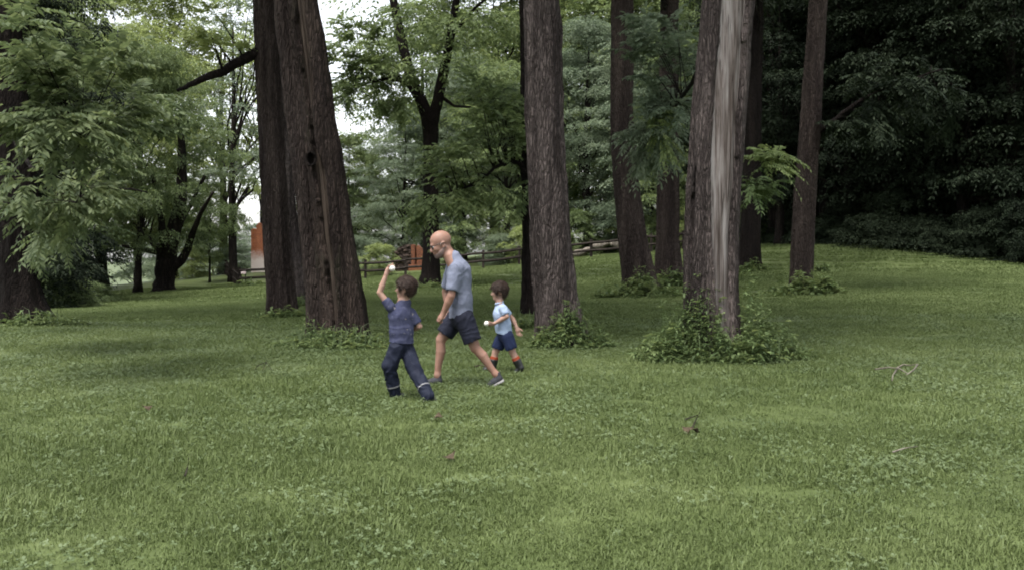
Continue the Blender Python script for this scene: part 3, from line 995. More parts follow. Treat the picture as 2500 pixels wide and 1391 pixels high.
leafy_branch(T5, [(1008, 205, 38), (950, 190, 37.6), (890, 205, 37.2), (850, 230, 37)], 'leaf_mid', [(930, 170, 37.4, 90, 50, 1.5, 150), (860, 215, 37, 50, 45, 1.2, 90), (850, 110, 37, 90, 60, 1.5, 130), (960, 260, 37.3, 50, 35, 1.0, 60)], 65, L=0.75, leaflet=0.17, r0=0.08)
leafy_branch(T9, [(1740, 120, 14.4), (1690, 200, 17), (1640, 270, 19), (1570, 330, 20)], 'leaf_blue',
             [(1610, 300, 19.5, 75, 70, 1.0, 130), (1570, 370, 20, 60, 35, 0.8, 70), (1650, 240, 19, 60, 70, 1.0, 90), (1600, 130, 18.5, 110, 80, 1.2, 110)], 57, L=0.55, leaflet=0.13, r0=0.05)
leafy_branch(T9, [(1640, 270, 19), (1620, 290, 18.8), (1600, 290, 18.7)], 'leaf_bright', [(1620, 275, 18.6, 45, 22, 0.4, 16), (1610, 340, 18.9, 50, 25, 0.4, 14)], 58, L=0.5, leaflet=0.09, pairs=9, r0=0.015)
leafy_branch(T9, [(1795, 470, 14.2), (1815, 430, 15.2), (1850, 400, 15.5), (1890, 390, 15.6)], 'leaf_bright', [(1860, 382, 15.5, 44, 20, 0.35, 26), (1895, 400, 15.4, 30, 14, 0.25, 12)], 64, L=0.46, leaflet=0.085, pairs=9, r0=0.012, dirbias=(0.35, 0, 0))
leafy_branch(T9, [(1795, 480, 14.2), (1820, 460, 15.4), (1850, 450, 15.8)], 'leaf_weed', [(1845, 440, 15.9, 42, 28, 0.4, 40)], 60, L=0.46, leaflet=0.09, pairs=9, r0=0.012, dirbias=(0.35, 0, -0.1))
leafy_branch(T11, [(1990, 330, 27), (2040, 290, 26.8), (2110, 240, 26.5), (2190, 206, 26), (2300, 170, 25.5)], 'leaf_dark', [(2120, 300, 26.5, 110, 50, 1.2, 90), (2250, 250, 26, 120, 70, 1.2, 110), (2150, 180, 26, 150, 60, 1.2, 90)], 61, L=0.6, leaflet=0.15, r0=0.09)

# ------------------------------------------------------------------ trees farther back
r_ = random.Random(3)


def spread_tree():
    D = 55.0
    k = m_per_px(D)
    x, y, _ = at(400, 712, D)
    t = thing('spreading_tree', 'low spreading tree with thick upcurving limbs on far left lawn', 'tree', (x, y, gz1(x, y)))
    s = Soup()

    def line(pts, n=14):
        P = np.array([at(p[0], p[1], D + (p[3] if len(p) > 3 else 0)) for p in pts]); W = np.array([p[2] * k / 2 for p in pts])
        tt = np.linspace(0, len(pts) - 1, (len(pts) - 1) * 5 + 1)
        S = np.stack([np.interp(tt, np.arange(len(P)), P[:, i]) for i in range(3)], -1)
        S[1:-1] = (S[:-2] + 2 * S[1:-1] + S[2:]) / 4
        s.tube(S, np.interp(tt, np.arange(len(P)), W), n, wob=0.12, seed=33)
    line([(400, 722, 84), (400, 708, 60), (402, 680, 46), (405, 640, 50), (412, 610, 44), (425, 560, 36), (440, 500, 30), (445, 400, 22), (440, 300, 14)])
    line([(410, 660, 26), (440, 640, 24), (458, 610, 20), (470, 570, 15, -1), (490, 520, 10, -2), (520, 470, 6, -3)], 9)
    line([(405, 630, 22), (385, 605, 18), (362, 580, 14, 1), (340, 560, 9, 2), (300, 520, 6, 2)], 9)
    line([(408, 640, 26), (398, 590, 20, -1), (395, 540, 16, -2), (380, 450, 10, -2), (340, 380, 6, -2)], 9)
    line([(420, 580, 18), (455, 520, 12, 2), (500, 430, 8, 3)], 8)
    line([(403, 620, 16), (350, 610, 10, -2), (300, 600, 6, -4)], 8)
    line([(398, 715, 40), (360, 722, 14, -0.8), (345, 728, 6, -1.2)], 9)
    place_in(s.build('trunk', M['bark_far'], smooth=True), t)
    cm, C = CROWNS['spread']
    c = leaf_obj('crown', cm, 'leaf_mid', t)
    c.location = (-0.6, 0, -0.3)
    c.scale = (0.54, 0.62, 0.90)
    return t


spread_tree()
BG = [
    # name, label, px, D, kind, H, leaf, wide
    ('twin_stem_tree', 'slim twin stemmed tree left of the spreading tree', 335, 60, 'loose', 17, 'leaf_light', 0.9),
    ('pine_tree', 'tall airy tree with layered boughs left of the brick ruin', 572, 68, 'loose', 21, 'leaf_blue', 1.0),
    ('leaning_far_tree', 'dark slanting tree where the picket fence begins', 512, 68, 'round', 8, 'leaf_mid', 0.6),
    ('left_wood_tree', 'dark tree behind the leftmost trunk', -60, 38, 'skirt', 17, 'leaf_dark', 0.9),
    ('left_wood_tree', 'shady tree over the dark undergrowth at far left', 90, 52, 'round', 19, 'leaf_mid', 0.8),
    ('yellow_green_tree', 'light yellow green tree rising above the spreading tree', 420, 84, 'broad', 26, 'leaf_light', 1.0),
    ('yellow_green_tree', 'light green tree crown left of the slim twin stems', 250, 78, 'broad', 25, 'leaf_light', 1.2),
    ('high_crown_tree', 'tall light green crown above the airy layered tree', 545, 92, 'high', 28, 'leaf_light', 1.25),
    ('high_crown_tree', 'tall light green crown showing between left trunks', 640, 100, 'high', 29, 'leaf_light', 1.2),
    ('fence_tree', 'grey green tree overhanging the smaller brick ruin', 985, 76, 'layer', 13, 'leaf_blue', 1.0),
    ('fence_tree', 'low grey green tree hanging behind the forked trunk', 1130, 78, 'skirt', 17, 'leaf_blue', 1.0),
    ('fence_tree', 'bushy tree over the fence left of pale central trunk', 1240, 72, 'skirt', 15, 'leaf_mid', 1.0),
    ('fence_tree', 'silvery green tree over the fence right of pale central trunk', 1435, 75, 'skirt', 18, 'leaf_blue', 1.1),
    ('fence_tree', 'silvery green tree between the leaning and flared trunks', 1585, 70, 'skirt', 17, 'leaf_blue', 1.0),
    ('fence_tree', 'grey green tree behind the stripped trunk', 1715, 66, 'skirt', 18, 'leaf_mid', 1.0),
    ('back_tree', 'tall tree rising behind the forked trunk', 1040, 100, 'round', 27, 'leaf_mid', 1.2),
    ('back_tree', 'tall light green tree far behind pale central trunk', 1380, 105, 'broad', 32, 'leaf_light', 1.4),
    ('back_tree', 'tall tree rising behind the bushy fence tree', 1210, 100, 'broad', 30, 'leaf_mid', 1.2),
    ('back_tree', 'tall tree rising behind the leaning trunk', 1530, 98, 'broad', 32, 'leaf_mid', 1.3),
    ('back_tree', 'tall green tree behind the flared trunk', 1680, 92, 'broad', 31, 'leaf_mid', 1.3),
    ('back_tree', 'green tree peeping between double trunk and slender trunk', 735, 92, 'round', 12, 'leaf_light', 0.9),
    ('back_tree', 'small rounded tree below the sky gap', 850, 96, 'round', 13.5, 'leaf_mid', 1.0),
]
for i, (nm, lb, px, D, kd, H, lf, wd) in enumerate(BG):
    bg_tree(nm, lb, px, D, kd, H, lf, i * 1.7 % 6.28, wd)

# the dark wood on the right, and woods that close the view at the sides
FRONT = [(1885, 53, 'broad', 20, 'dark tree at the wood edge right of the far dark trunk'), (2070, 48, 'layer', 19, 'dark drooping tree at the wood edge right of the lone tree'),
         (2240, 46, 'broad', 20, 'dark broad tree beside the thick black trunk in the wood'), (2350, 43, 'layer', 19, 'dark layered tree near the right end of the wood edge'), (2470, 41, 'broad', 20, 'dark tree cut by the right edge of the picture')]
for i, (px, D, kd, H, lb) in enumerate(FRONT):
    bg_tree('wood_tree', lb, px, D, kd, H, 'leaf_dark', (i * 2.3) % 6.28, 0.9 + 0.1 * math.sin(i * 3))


def mass(name, label, items, seed=0):
    """many trees or bushes that read as one mass: (px, D, kind, H, leaf, wide)"""
    H0 = {'broad': 18.6, 'round': 17.6, 'skirt': 17.6, 'layer': 19.6, 'spread': 16, 'loose': 19.5, 'shrub': 3.1, 'bramble': 1.2}
    protos, keys, P, S, I = [], [], [], [], []
    for px, D, kd, H, lf in items:
        x = (px - 1250.0) / F_PX * D
        for key in [(kd, lf)] + ([] if kd in ('shrub', 'bramble') else [(kd, 'trunk')]):
            if key not in keys:
                keys.append(key)
                if key[1] == 'trunk':
                    sp = limb_soup(CROWNS[kd][1], 7, H0[kd], 0.30, 2.0, 18)
                    me = mesh_from('trunk', sp.v, sp.f, True); me.materials.append(M['bark_far'])
                else:
                    me = CROWNS[kd][0]
                po = bpy.data.objects.new('tuft', me)
                if key[1] != 'trunk':
                    set_leaf(po, lf)
                protos.append(po)
            P.append((x, D, gz1(x, D))); S.append(H / H0[kd]); I.append(keys.index(key))
    n = len(P)
    rz = [math.modf(p[0] * 3.71 + p[1] * 1.37)[0] * 6.28 for p in P]
    return scatter(name, np.array(P), np.array(rz), np.array(S), np.array(I), protos, label)


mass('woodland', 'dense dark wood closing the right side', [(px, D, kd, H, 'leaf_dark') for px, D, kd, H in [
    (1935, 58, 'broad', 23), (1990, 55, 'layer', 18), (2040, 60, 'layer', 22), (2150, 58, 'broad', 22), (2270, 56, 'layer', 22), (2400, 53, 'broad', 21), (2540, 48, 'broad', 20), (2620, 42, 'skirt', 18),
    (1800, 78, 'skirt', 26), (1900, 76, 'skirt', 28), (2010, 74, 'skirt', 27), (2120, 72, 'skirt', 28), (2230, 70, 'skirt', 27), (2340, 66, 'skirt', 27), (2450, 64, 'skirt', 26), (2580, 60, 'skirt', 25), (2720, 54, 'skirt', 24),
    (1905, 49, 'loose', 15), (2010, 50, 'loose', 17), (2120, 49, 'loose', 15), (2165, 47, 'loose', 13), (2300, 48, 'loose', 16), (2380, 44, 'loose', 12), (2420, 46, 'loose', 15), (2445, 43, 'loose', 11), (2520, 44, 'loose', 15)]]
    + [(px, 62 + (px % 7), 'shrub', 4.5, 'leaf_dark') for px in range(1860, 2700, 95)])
mass('left_woodland', 'shady wood beyond the leftmost trunk', [(px, D, kd, H, lf) for px, D, kd, H, lf in [(-60, 44, 'skirt', 17, 'leaf_dark'), (-190, 38, 'skirt', 18, 'leaf_mid'), (-330, 46, 'broad', 20, 'leaf_mid'), (20, 62, 'broad', 21, 'leaf_mid'), (-40, 66, 'broad', 23, 'leaf_mid'), (-220, 70, 'broad', 22, 'leaf_mid')]])
mass('distant_woodland', 'far trees closing the view beyond the fence', [(px, D, kd, H, 'leaf_blue') for px, D, kd, H in [(150, 150, 'broad', 22), (330, 160, 'round', 20), (420, 150, 'broad', 16), (470, 140, 'round', 11), (520, 150, 'round', 10.5), (570, 140, 'round', 10), (620, 150, 'round', 10.5), (670, 140, 'round', 10), (720, 150, 'round', 11), (780, 140, 'round', 10), (840, 150, 'round', 15), (900, 140, 'round', 18), (960, 150, 'round', 15), (1040, 140, 'broad', 20), (1120, 140, 'broad', 28), (1300, 150, 'broad', 32), (1480, 145, 'broad', 34), (1640, 140, 'broad', 32), (1800, 120, 'broad', 30)]])
mass('left_undergrowth', 'dark tangled undergrowth beside the leftmost trunk', [(95, 30, 'shrub', 2.6, 'leaf_dark'), (140, 42, 'shrub', 2.4, 'leaf_dark'), (40, 34, 'shrub', 3.4, 'leaf_dark'), (105, 44, 'shrub', 4.2, 'leaf_dark'), (190, 50, 'shrub', 2.2, 'leaf_dark'), (-60, 30, 'shrub', 4, 'leaf_dark'), (170, 36, 'bramble', 1.0, 'leaf_mid'), (205, 40, 'bramble', 0.9, 'leaf_mid'), (130, 31, 'bramble', 0.9, 'leaf_mid')])
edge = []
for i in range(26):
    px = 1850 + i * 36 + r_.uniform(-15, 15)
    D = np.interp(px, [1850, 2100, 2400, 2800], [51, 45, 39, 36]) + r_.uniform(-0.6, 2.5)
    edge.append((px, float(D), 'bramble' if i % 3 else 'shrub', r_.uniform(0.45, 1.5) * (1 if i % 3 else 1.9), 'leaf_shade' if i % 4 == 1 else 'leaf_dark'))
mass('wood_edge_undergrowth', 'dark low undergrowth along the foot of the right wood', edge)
mass('fence_undergrowth', 'leafy bushes massed behind the rail fence', [(px, D, 'shrub', H, ('leaf_mid', 'leaf_blue', 'leaf_light')[i % 3]) for i, (px, D, H) in enumerate(
    [(760, 84, 2.6), (880, 70, 2.8), (930, 67, 2.2), (1100, 70, 2.4), (1225, 68, 2.2), (1290, 67, 2.6), (1400, 70, 3.4), (1480, 72, 3.0), (1540, 70, 3.0), (1600, 66, 2.4), (1660, 66, 3.0), (1720, 62, 3.2), (1790, 58, 3.2), (560, 76, 2.2), (470, 74, 2.4), (690, 80, 2.4)])])


# ------------------------------------------------------------------ weeds round the feet of the trees
def weeds(label, px, py, D, rx_px, h, n, seed, leaf='leaf_weed', ls=0.075, stems=0, ry=0.55, dip=None):
    r = np.random.default_rng(seed)
    x0 = (px - 1250) / F_PX * D
    rx = rx_px * m_per_px(D)
    t = thing('weed_clump', label, 'plant', (x0, D, gz1(x0, D)), group='weed clumps at the trunks')
    ns = n // 7
    a = r.uniform(0, 2 * np.pi, ns)
    q = r.uniform(0, 1, ns) ** 0.6
    sx = np.cos(a) * q * rx * (1 + 0.45 * vnoise(np.stack([np.cos(a) * 4, np.sin(a) * 4, a * 0], -1), seed))
    sy = np.sin(a) * q * rx * ry - rx * 0.08
    hh = h * (1 - q ** 1.6) * np.clip(0.75 + 0.75 * vnoise(np.stack([sx * 4.5, sy * 4.5, sx * 0], -1), seed + 1) + 0.25 * r.normal(0, 1, ns), 0.15, 2) + 0.05
    if dip:
        hh = hh * (1 - dip[2] * np.exp(-((sx - dip[0]) / dip[1]) ** 2))
    base = np.stack([sx, sy, gz(sx + x0, sy + D) - gz1(x0, D)], -1)
    k = np.repeat(np.arange(ns), 7)
    m = len(k)
    f = r.uniform(0.25, 1, m)
    lean_v = np.stack([np.cos(a) * q, np.sin(a) * q, q * 0], -1)
    O = base[k] + np.stack([lean_v[k, 0] * f * 0.14, lean_v[k, 1] * f * 0.14, hh[k] * f], -1) + r.normal(0, 0.02, (m, 3))
    d = unit(np.stack([r.normal(0, 1, m), r.normal(0, 1, m), r.normal(0.12, 0.35, m)], -1) + lean_v[k] * 0.5)
    side = unit(np.cross(d, UP) + r.normal(0, 0.15, (m, 3)))
    L = (ls * r.uniform(0.6, 1.5, m))[:, None]
    tip = O + d * L - UP * L * 0.3
    Q = np.stack([O, O + d * L * 0.45 + side * L * 0.24, tip, O + d * L * 0.45 - side * L * 0.24], 1)
    new_obj('leaves', quads_soup('leaves', Q), M[leaf], t)
    j = r.choice(m, m // 9, replace=False)
    L2 = L[j] * 1.9
    d2 = unit(d[j] + UP * 0.25)
    O2 = O[j] + UP * 0.02
    Q2 = np.stack([O2, O2 + d2 * L2 * 0.5 + side[j] * L2 * 0.2, O2 + d2 * L2 - UP * L2 * 0.35, O2 + d2 * L2 * 0.5 - side[j] * L2 * 0.2], 1)
    new_obj('broad_leaves', quads_soup('broad_leaves', Q2), M['leaf_mid' if leaf == 'leaf_weed' else 'leaf_weed'], t)
    s = Soup()
    for i in range(0, ns, 5):
        b = base[i]
        s.tube([b - UP * 0.03, b + np.array([lean_v[i, 0] * .06, lean_v[i, 1] * .06, hh[i] * 0.6]), b + np.array([lean_v[i, 0] * .14, lean_v[i, 1] * .14, hh[i]])], [0.004, 0.003, 0.002], 4, cap=False)
    s.build('stems', M['leaf_weed'], t, kind='stuff')
    if stems:
        bl = []
        for i in range(stems):
            b = np.array([r.uniform(-rx * .8, rx * .8), r.uniform(-rx * ry, 0.0), 0]); dd = np.array([r.normal(0, .5), r.normal(0, .3), 0])
            H = r.uniform(0.22, 0.5); w = np.array([0.006, 0, 0])
            p0, p1, p2 = b, b + UP * H * .7 + dd * H * .25, b + UP * H * .85 + dd * H * .8
            bl += [[p0 - w, p0 + w, p1 + w, p1 - w], [p1 - w, p1 + w, p2 + w * .2, p2 - w * .2]]
        new_obj('grass_stalks', quads_soup('grass_stalks', np.array(bl)), M['clover'], t, kind='stuff')
    return t


weeds('tall bright weed mound round the foot of the stripped trunk', 1752, 850, 13.8, 180, 1.02, 13000, 1, ls=0.054, ry=0.5, dip=(0.1, 0.16, 0.62), stems=30)
weeds('low weeds and grass stalks under the thick double trunk', 828, 838, 15.4, 120, 0.42, 3800, 2, ls=0.055, stems=60, dip=(0.05, 0.3, 0.45))
weeds('leafy weeds before the foot of the pale central trunk', 1385, 836, 15.4, 85, 0.46, 3400, 3, ls=0.055, stems=12)
weeds('grassy weeds at the dark trunk behind the small boy', 1300, 800, 18.5, 55, 0.42, 900, 4, ls=0.08, stems=30)
weeds('dark round weed mat below the leaning trunk', 1562, 735, 27.2, 92, 0.50, 2200, 5, ls=0.11, leaf='leaf_mid')
weeds('weeds round the flaring foot near the fence end', 1640, 705, 32.0, 42, 0.45, 900, 6, ls=0.12, leaf='leaf_mid')
weeds('weed ring round the lone tree on right lawn', 1965, 730, 26.3, 80, 0.48, 1900, 7, ls=0.11, leaf='leaf_mid')
weeds('small weeds at the far dark trunk by stripped tree', 1842, 668, 37.5, 40, 0.38, 700, 8, ls=0.13, leaf='leaf_mid')
weeds('thin weeds at the foot of the straight trunk by the ruin', 690, 774, 21.7, 55, 0.20, 700, 9, ls=0.08)
weeds('thin weeds round the foot of the forked tree', 1048, 703, 37.4, 40, 0.26, 500, 10, ls=0.11)
weeds('weed patch on lawn just behind the lone right tree', 2000, 668, 36.0, 22, 0.35, 500, 11, ls=0.12, leaf='leaf_mid')
weeds('flat weeds under the fence corner post', 610, 704, 61.5, 40, 0.35, 500, 12, ls=0.2)
weeds('straggly weeds and leaf litter at the foot of leftmost trunk', 100, 792, 19.4, 90, 0.22, 900, 13, ls=0.08, leaf='leaf_mid', stems=14)
weeds('thin grass round the foot of the slender grey trunk', 732, 750, 25.7, 28, 0.2, 260, 14, ls=0.09, stems=10)


# ------------------------------------------------------------------ rail fence
def fence():
    D = 62.0
    posts = [(585, 62.0), (735, 62), (892, 62), (990, 62), (1092, 62), (1180, 62), (1268, 62), (1355, 62), (1443, 62), (1530, 61.5), (1590, 61), (1668, 60), (1745, 58.5)]
    P = []
    for px, d in posts:
        x = (px - 1250) / F_PX * d
        P.append(np.array([x, d, gz1(x, d)]))
    t = thing('rail_fence', 'dark wooden two rail fence running along the back of the lawn', 'fence', P[0])
    for i, p in enumerate(P):
        s = Soup().box(p - P[0] + np.array([0, 0, 0.52]), (0.15, 0.13, 1.44), rz=0.1 * math.sin(i), jit=0.012)
        s.build('post', M['wood_rail'], t)
        if i + 1 < len(P):
            q = P[i + 1]
            for h in (0.55, 1.03):
                a = p - P[0] + np.array([0.0, -0.02, h + 0.03 * math.sin(i * 2.1 + h)]); b = q - P[0] + np.array([0.0, -0.02, h + 0.03 * math.sin(i * 1.3 + 2 * h)])
                m = (a + b) / 2 + np.array([0, 0, -0.03])
                Soup().tube([a, m, b], [0.085, 0.08, 0.085], 6, wob=0.2, seed=i).build('rail', M['wood_rail'], t)


fence()


def picket():
    a = at(583, 690, 62.5); b = at(536, 690, 82.0)
    base = np.array([a[0], a[1], gz1(a[0], a[1])])
    t = thing('picket_fence', 'small weathered picket fence receding behind the fence corner', 'fence', base)
    n = 22
    ends = []
    for i in range(n):
        p = a + (b - a) * i / (n - 1)
        g = gz1(p[0], p[1])
        ends.append(np.array([p[0], p[1], g]) - base)
        Soup().box(ends[-1] + np.array([0, 0, 0.5]), (0.10, 0.05, 1.15 + 0.06 * math.sin(i * 3)), rz=0.3, jit=0.008).build('picket', M['wood_rail'], t)
    for h in (0.3, 0.8):
        Soup().tube([ends[0] + UP * h, ends[n // 2] + UP * h, ends[-1] + UP * h], [0.05] * 3, 5).build('rail', M['wood_rail'], t)


picket()


# ------------------------------------------------------------------ ruins
def brick_mat(name, c1, c2, mortar, plaster=None, zsplit=0.0):
    m, nt, nd, lk, b = nodes_of(name)
    tc = nd.new('ShaderNodeTexCoord')
    sw = N(nt, 'ShaderNodeSeparateXYZ'); lk.new(tc.outputs['Object'], sw.inputs[0])
    cb = N(nt, 'ShaderNodeCombineXYZ')
    ad = N(nt, 'ShaderNodeMath', operation='ADD'); lk.new(sw.outputs[0], ad.inputs[0]); lk.new(sw.outputs[1], ad.inputs[1])
    lk.new(ad.outputs[0], cb.inputs[0]); lk.new(sw.outputs[2], cb.inputs[1])
    bt = N(nt, 'ShaderNodeTexBrick', Scale=4.5)
    bt.inputs['Color1'].default_value = (*c1, 1); bt.inputs['Color2'].default_value = (*c2, 1); bt.inputs['Mortar'].default_value = (*mortar, 1)
    bt.inputs['Mortar Size'].default_value = 0.012
    lk.new(cb.outputs[0], bt.inputs['Vector'])
    c = bt.outputs[0]
    nz = noise(nt, tc.outputs['Object'], 1.4, 5, 0.65)
    st = N(nt, 'ShaderNodeMix', data_type='RGBA', blend_type='MULTIPLY'); st.inputs[0].default_value = 0.7
    lk.new(c, st.inputs[6]); lk.new(ramp(nt, nz, [(0.3, (0.45, 0.4, 0.38)), (0.6, (1, 1, 1))]), st.inputs[7])
    c = st.outputs[2]
    if plaster:
        s = N(nt, 'ShaderNodeMath', operation='MULTIPLY_ADD'); s.inputs[1].default_value = 2.4
        lk.new(noise(nt, tc.outputs['Object'], 1.7, 5, 0.7), s.inputs[0]); lk.new(sw.outputs[2], s.inputs[2])
        gt = N(nt, 'ShaderNodeMapRange'); gt.inputs[1].default_value = zsplit + 1.2 + 0.45; gt.inputs[2].default_value = zsplit + 1.2 - 0.45
        lk.new(s.outputs[0], gt.inputs[0])
        mx = N(nt, 'ShaderNodeMix', data_type='RGBA'); lk.new(gt.outputs[0], mx.inputs[0]); lk.new(c, mx.inputs[6]); mx.inputs[7].default_value = (*plaster, 1)
        c = mx.outputs[2]
    lk.new(c, b.inputs['Base Color'])
    b.inputs['Roughness'].default_value = 0.95
    bump(nt, bt.outputs[1], -0.4, 0.02, b)
    return m


M['brick'] = brick_mat('old_brick', (0.38, 0.125, 0.050), (0.28, 0.085, 0.038), (0.26, 0.17, 0.12), (0.56, 0.48, 0.455), 1.3)
M['brick_red'] = brick_mat('old_brick_red', (0.20, 0.068, 0.026), (0.10, 0.034, 0.016), (0.13, 0.08, 0.06))
M['stone'] = cloth_mat('rubble_stone', (0.016, 0.012, 0.010), (0.06, 0.043, 0.035), 3.0, 0.95)
M['log_pale'] = wood_mat('pale_log', (0.075, 0.064, 0.052), (0.135, 0.118, 0.098), (0.20, 0.178, 0.152))


def ragged_wall(pts_top, base_z, y0, y1):
    """wall with a broken top edge: pts_top [(x, z)...] left to right, between depths y0 and y1"""
    n = len(pts_top)
    vs = []
    for y in (y0, y1):
        for x, z in pts_top:
            vs.append((x, y, z + (0.04 * math.sin(x * 9 + y * 3))))
        for x, z in pts_top:
            vs.append((x, y, base_z))
    fs = []
    for i in range(n - 1):
        fs.append((n + i, n + i + 1, i + 1, i))                                   # front
        fs.append((3 * n + i + 1, 3 * n + i, 2 * n + i, 2 * n + i + 1))           # back
        fs.append((i, i + 1, 2 * n + i + 1, 2 * n + i))                           # top
    fs.append((n, 0, 2 * n, 3 * n)); fs.append((n - 1, 2 * n - 1, 4 * n - 1, 3 * n - 1))
    return vs, fs


def ruins():
    D = 75.0
    k = m_per_px(D)
    x0 = (632 - 1250) * k
    z0 = gz1(x0, D)
    t = thing('brick_ruin', 'orange brick wall ruin with white plaster behind straight trunk', 'ruin', (x0, D, z0))
    X = lambda px: (px - 632) * k
    Z = lambda py: EYE - (py - HOR) * k - z0
    Soup().add(*ragged_wall([(X(626), Z(550)), (X(630), Z(544)), (X(636), Z(546)), (X(639), Z(560)), (X(643), Z(571)), (X(652), Z(578)), (X(665), Z(580)), (X(690), Z(592)), (X(705), Z(600))], -0.5, 0, 0.45)).build('front_wall', M['brick'], t)
    Soup().add(*ragged_wall([(X(610), Z(562)), (X(616), Z(558)), (X(623.5), Z(560))], -0.5, 0.35, 0.9)).build('buttress', M['brick'], t)
    Soup().add(*ragged_wall([(X(706), Z(556)), (X(718), Z(548)), (X(730), Z(551)), (X(742), Z(553)), (X(752), Z(575))], -0.5, 0.6, 1.2)).build('side_wall', M['stone'], t)
    for i, (a, b) in enumerate([(716, 560), (727, 575), (733, 600), (719, 612)]):
        Soup().box((X(a), 0.575, Z(b)), (0.35, 0.08, 0.16), jit=0.03).build('timber', M['wood_rail'], t)
    # smaller ruin: rough stone mass with a brick hearth
    D = 71.0
    k = m_per_px(D)
    x1 = (1000 - 1250) * k
    z1 = gz1(x1, D)
    t2 = thing('hearth_ruin', 'small rounded stone and brick hearth ruin left of forked trunk', 'ruin', (x1, D, z1))
    X2 = lambda px: (px - 1000) * k
    Z2 = lambda py: EYE - (py - HOR) * k - z1
    r = random.Random(5)
    mass = Soup().add(*ragged_wall([(X2(964), Z2(620)), (X2(970), Z2(605)), (X2(985), Z2(599)), (X2(1003), Z2(597)), (X2(1003.5), Z2(600))], -0.6, 0.15, 1.1))
    mass.build('stone_mass', M['stone'], t2)
    for i in range(70):
        px, py = r.uniform(963, 1003), r.uniform(600, 655)
        if py < 600 + max(0, 985 - px) * 0.9:
            continue
        bm = bmesh.new(); bmesh.ops.create_icosphere(bm, subdivisions=1, radius=0.13 * r.uniform(0.6, 1.2))
        for v in bm.verts:
            v.co = Vector((v.co.x * 1.3 + X2(px) + r.uniform(-.02, .02), v.co.y * 0.7 + 0.12, v.co.z * 0.75 + Z2(py) + r.uniform(-.02, .02)))
        me = bpy.data.meshes.new('stone'); bm.to_mesh(me); bm.free()
        new_obj('stone', me, M['stone'], t2)
    s = Soup()
    s.add(*ragged_wall([(X2(1003.6), Z2(599)), (X2(1008), Z2(598)), (X2(1012.5), Z2(598.5))], -0.6, 0.05, 1.1))
    s.build('brick_jamb', M['brick_red'], t2)
    Soup().add(*ragged_wall([(X2(1017.5), Z2(599)), (X2(1024), Z2(602)), (X2(1030), Z2(608)), (X2(1036), Z2(625))], -0.6, 0.05, 1.1)).build('brick_jamb', M['brick_red'], t2)
    Soup().add(*ragged_wall([(X2(1012.6), Z2(598.5)), (X2(1017.4), Z2(599))], -0.6, 0.5, 1.0)).build('hearth_back', M['brick_red'], t2)
    Soup().add(*ragged_wall([(X2(998), Z2(646)), (X2(1018), Z2(645)), (X2(1040), Z2(645))], -0.6, -0.35, 0.0)).build('low_wall', M['brick_red'], t2)
    # pale notice board by the fence corner, fallen logs behind the fence, pale stone at far left
    p = at(593, 664, 66.0)
    g = gz1(p[0], p[1])
    t3 = thing('notice_board', 'small pale pink board on two posts behind the fence corner', 'sign', (p[0], p[1], g))
    Soup().box((0, 0, p[2] - g), (0.42, 0.05, 0.30), rx=-0.5).build('board', cloth_mat('board_paint', (0.30, 0.24, 0.24), (0.36, 0.30, 0.30), 3.0), t3)
    for sx in (-0.15, 0.15):
        Soup().box((sx, 0.10, (p[2] - g) / 2 - 0.1), (0.06, 0.06, p[2] - g + 0.12)).build('post', M['wood_rail'], t3)
    for lb, a, b, rr in [('pale fallen log lying low behind the fence rails', (1396, 622, 66.5), (1442, 608, 66.5), 0.22), ('pale knobbly fallen log resting above the top rail line', (1447, 602, 66), (1486, 594, 66), 0.20), ('darker short log right of the pale fallen log', (1490, 595, 66.4), (1520, 594, 66.4), 0.17)]:
        A, B = at(*a), at(*b)
        o = Soup().tube(np.linspace(A, B, 7) + np.random.default_rng(3).normal(0, 0.05, (7, 3)), [rr * .8, rr, rr * 1.1, rr * .9, rr, rr * .95, rr * .7], 9, wob=0.25, seed=4)
        ob = o.build('fallen_log', M['log_pale'], smooth=True)
        tag(ob, lb, 'log', 'fallen logs behind the fence')


ruins()


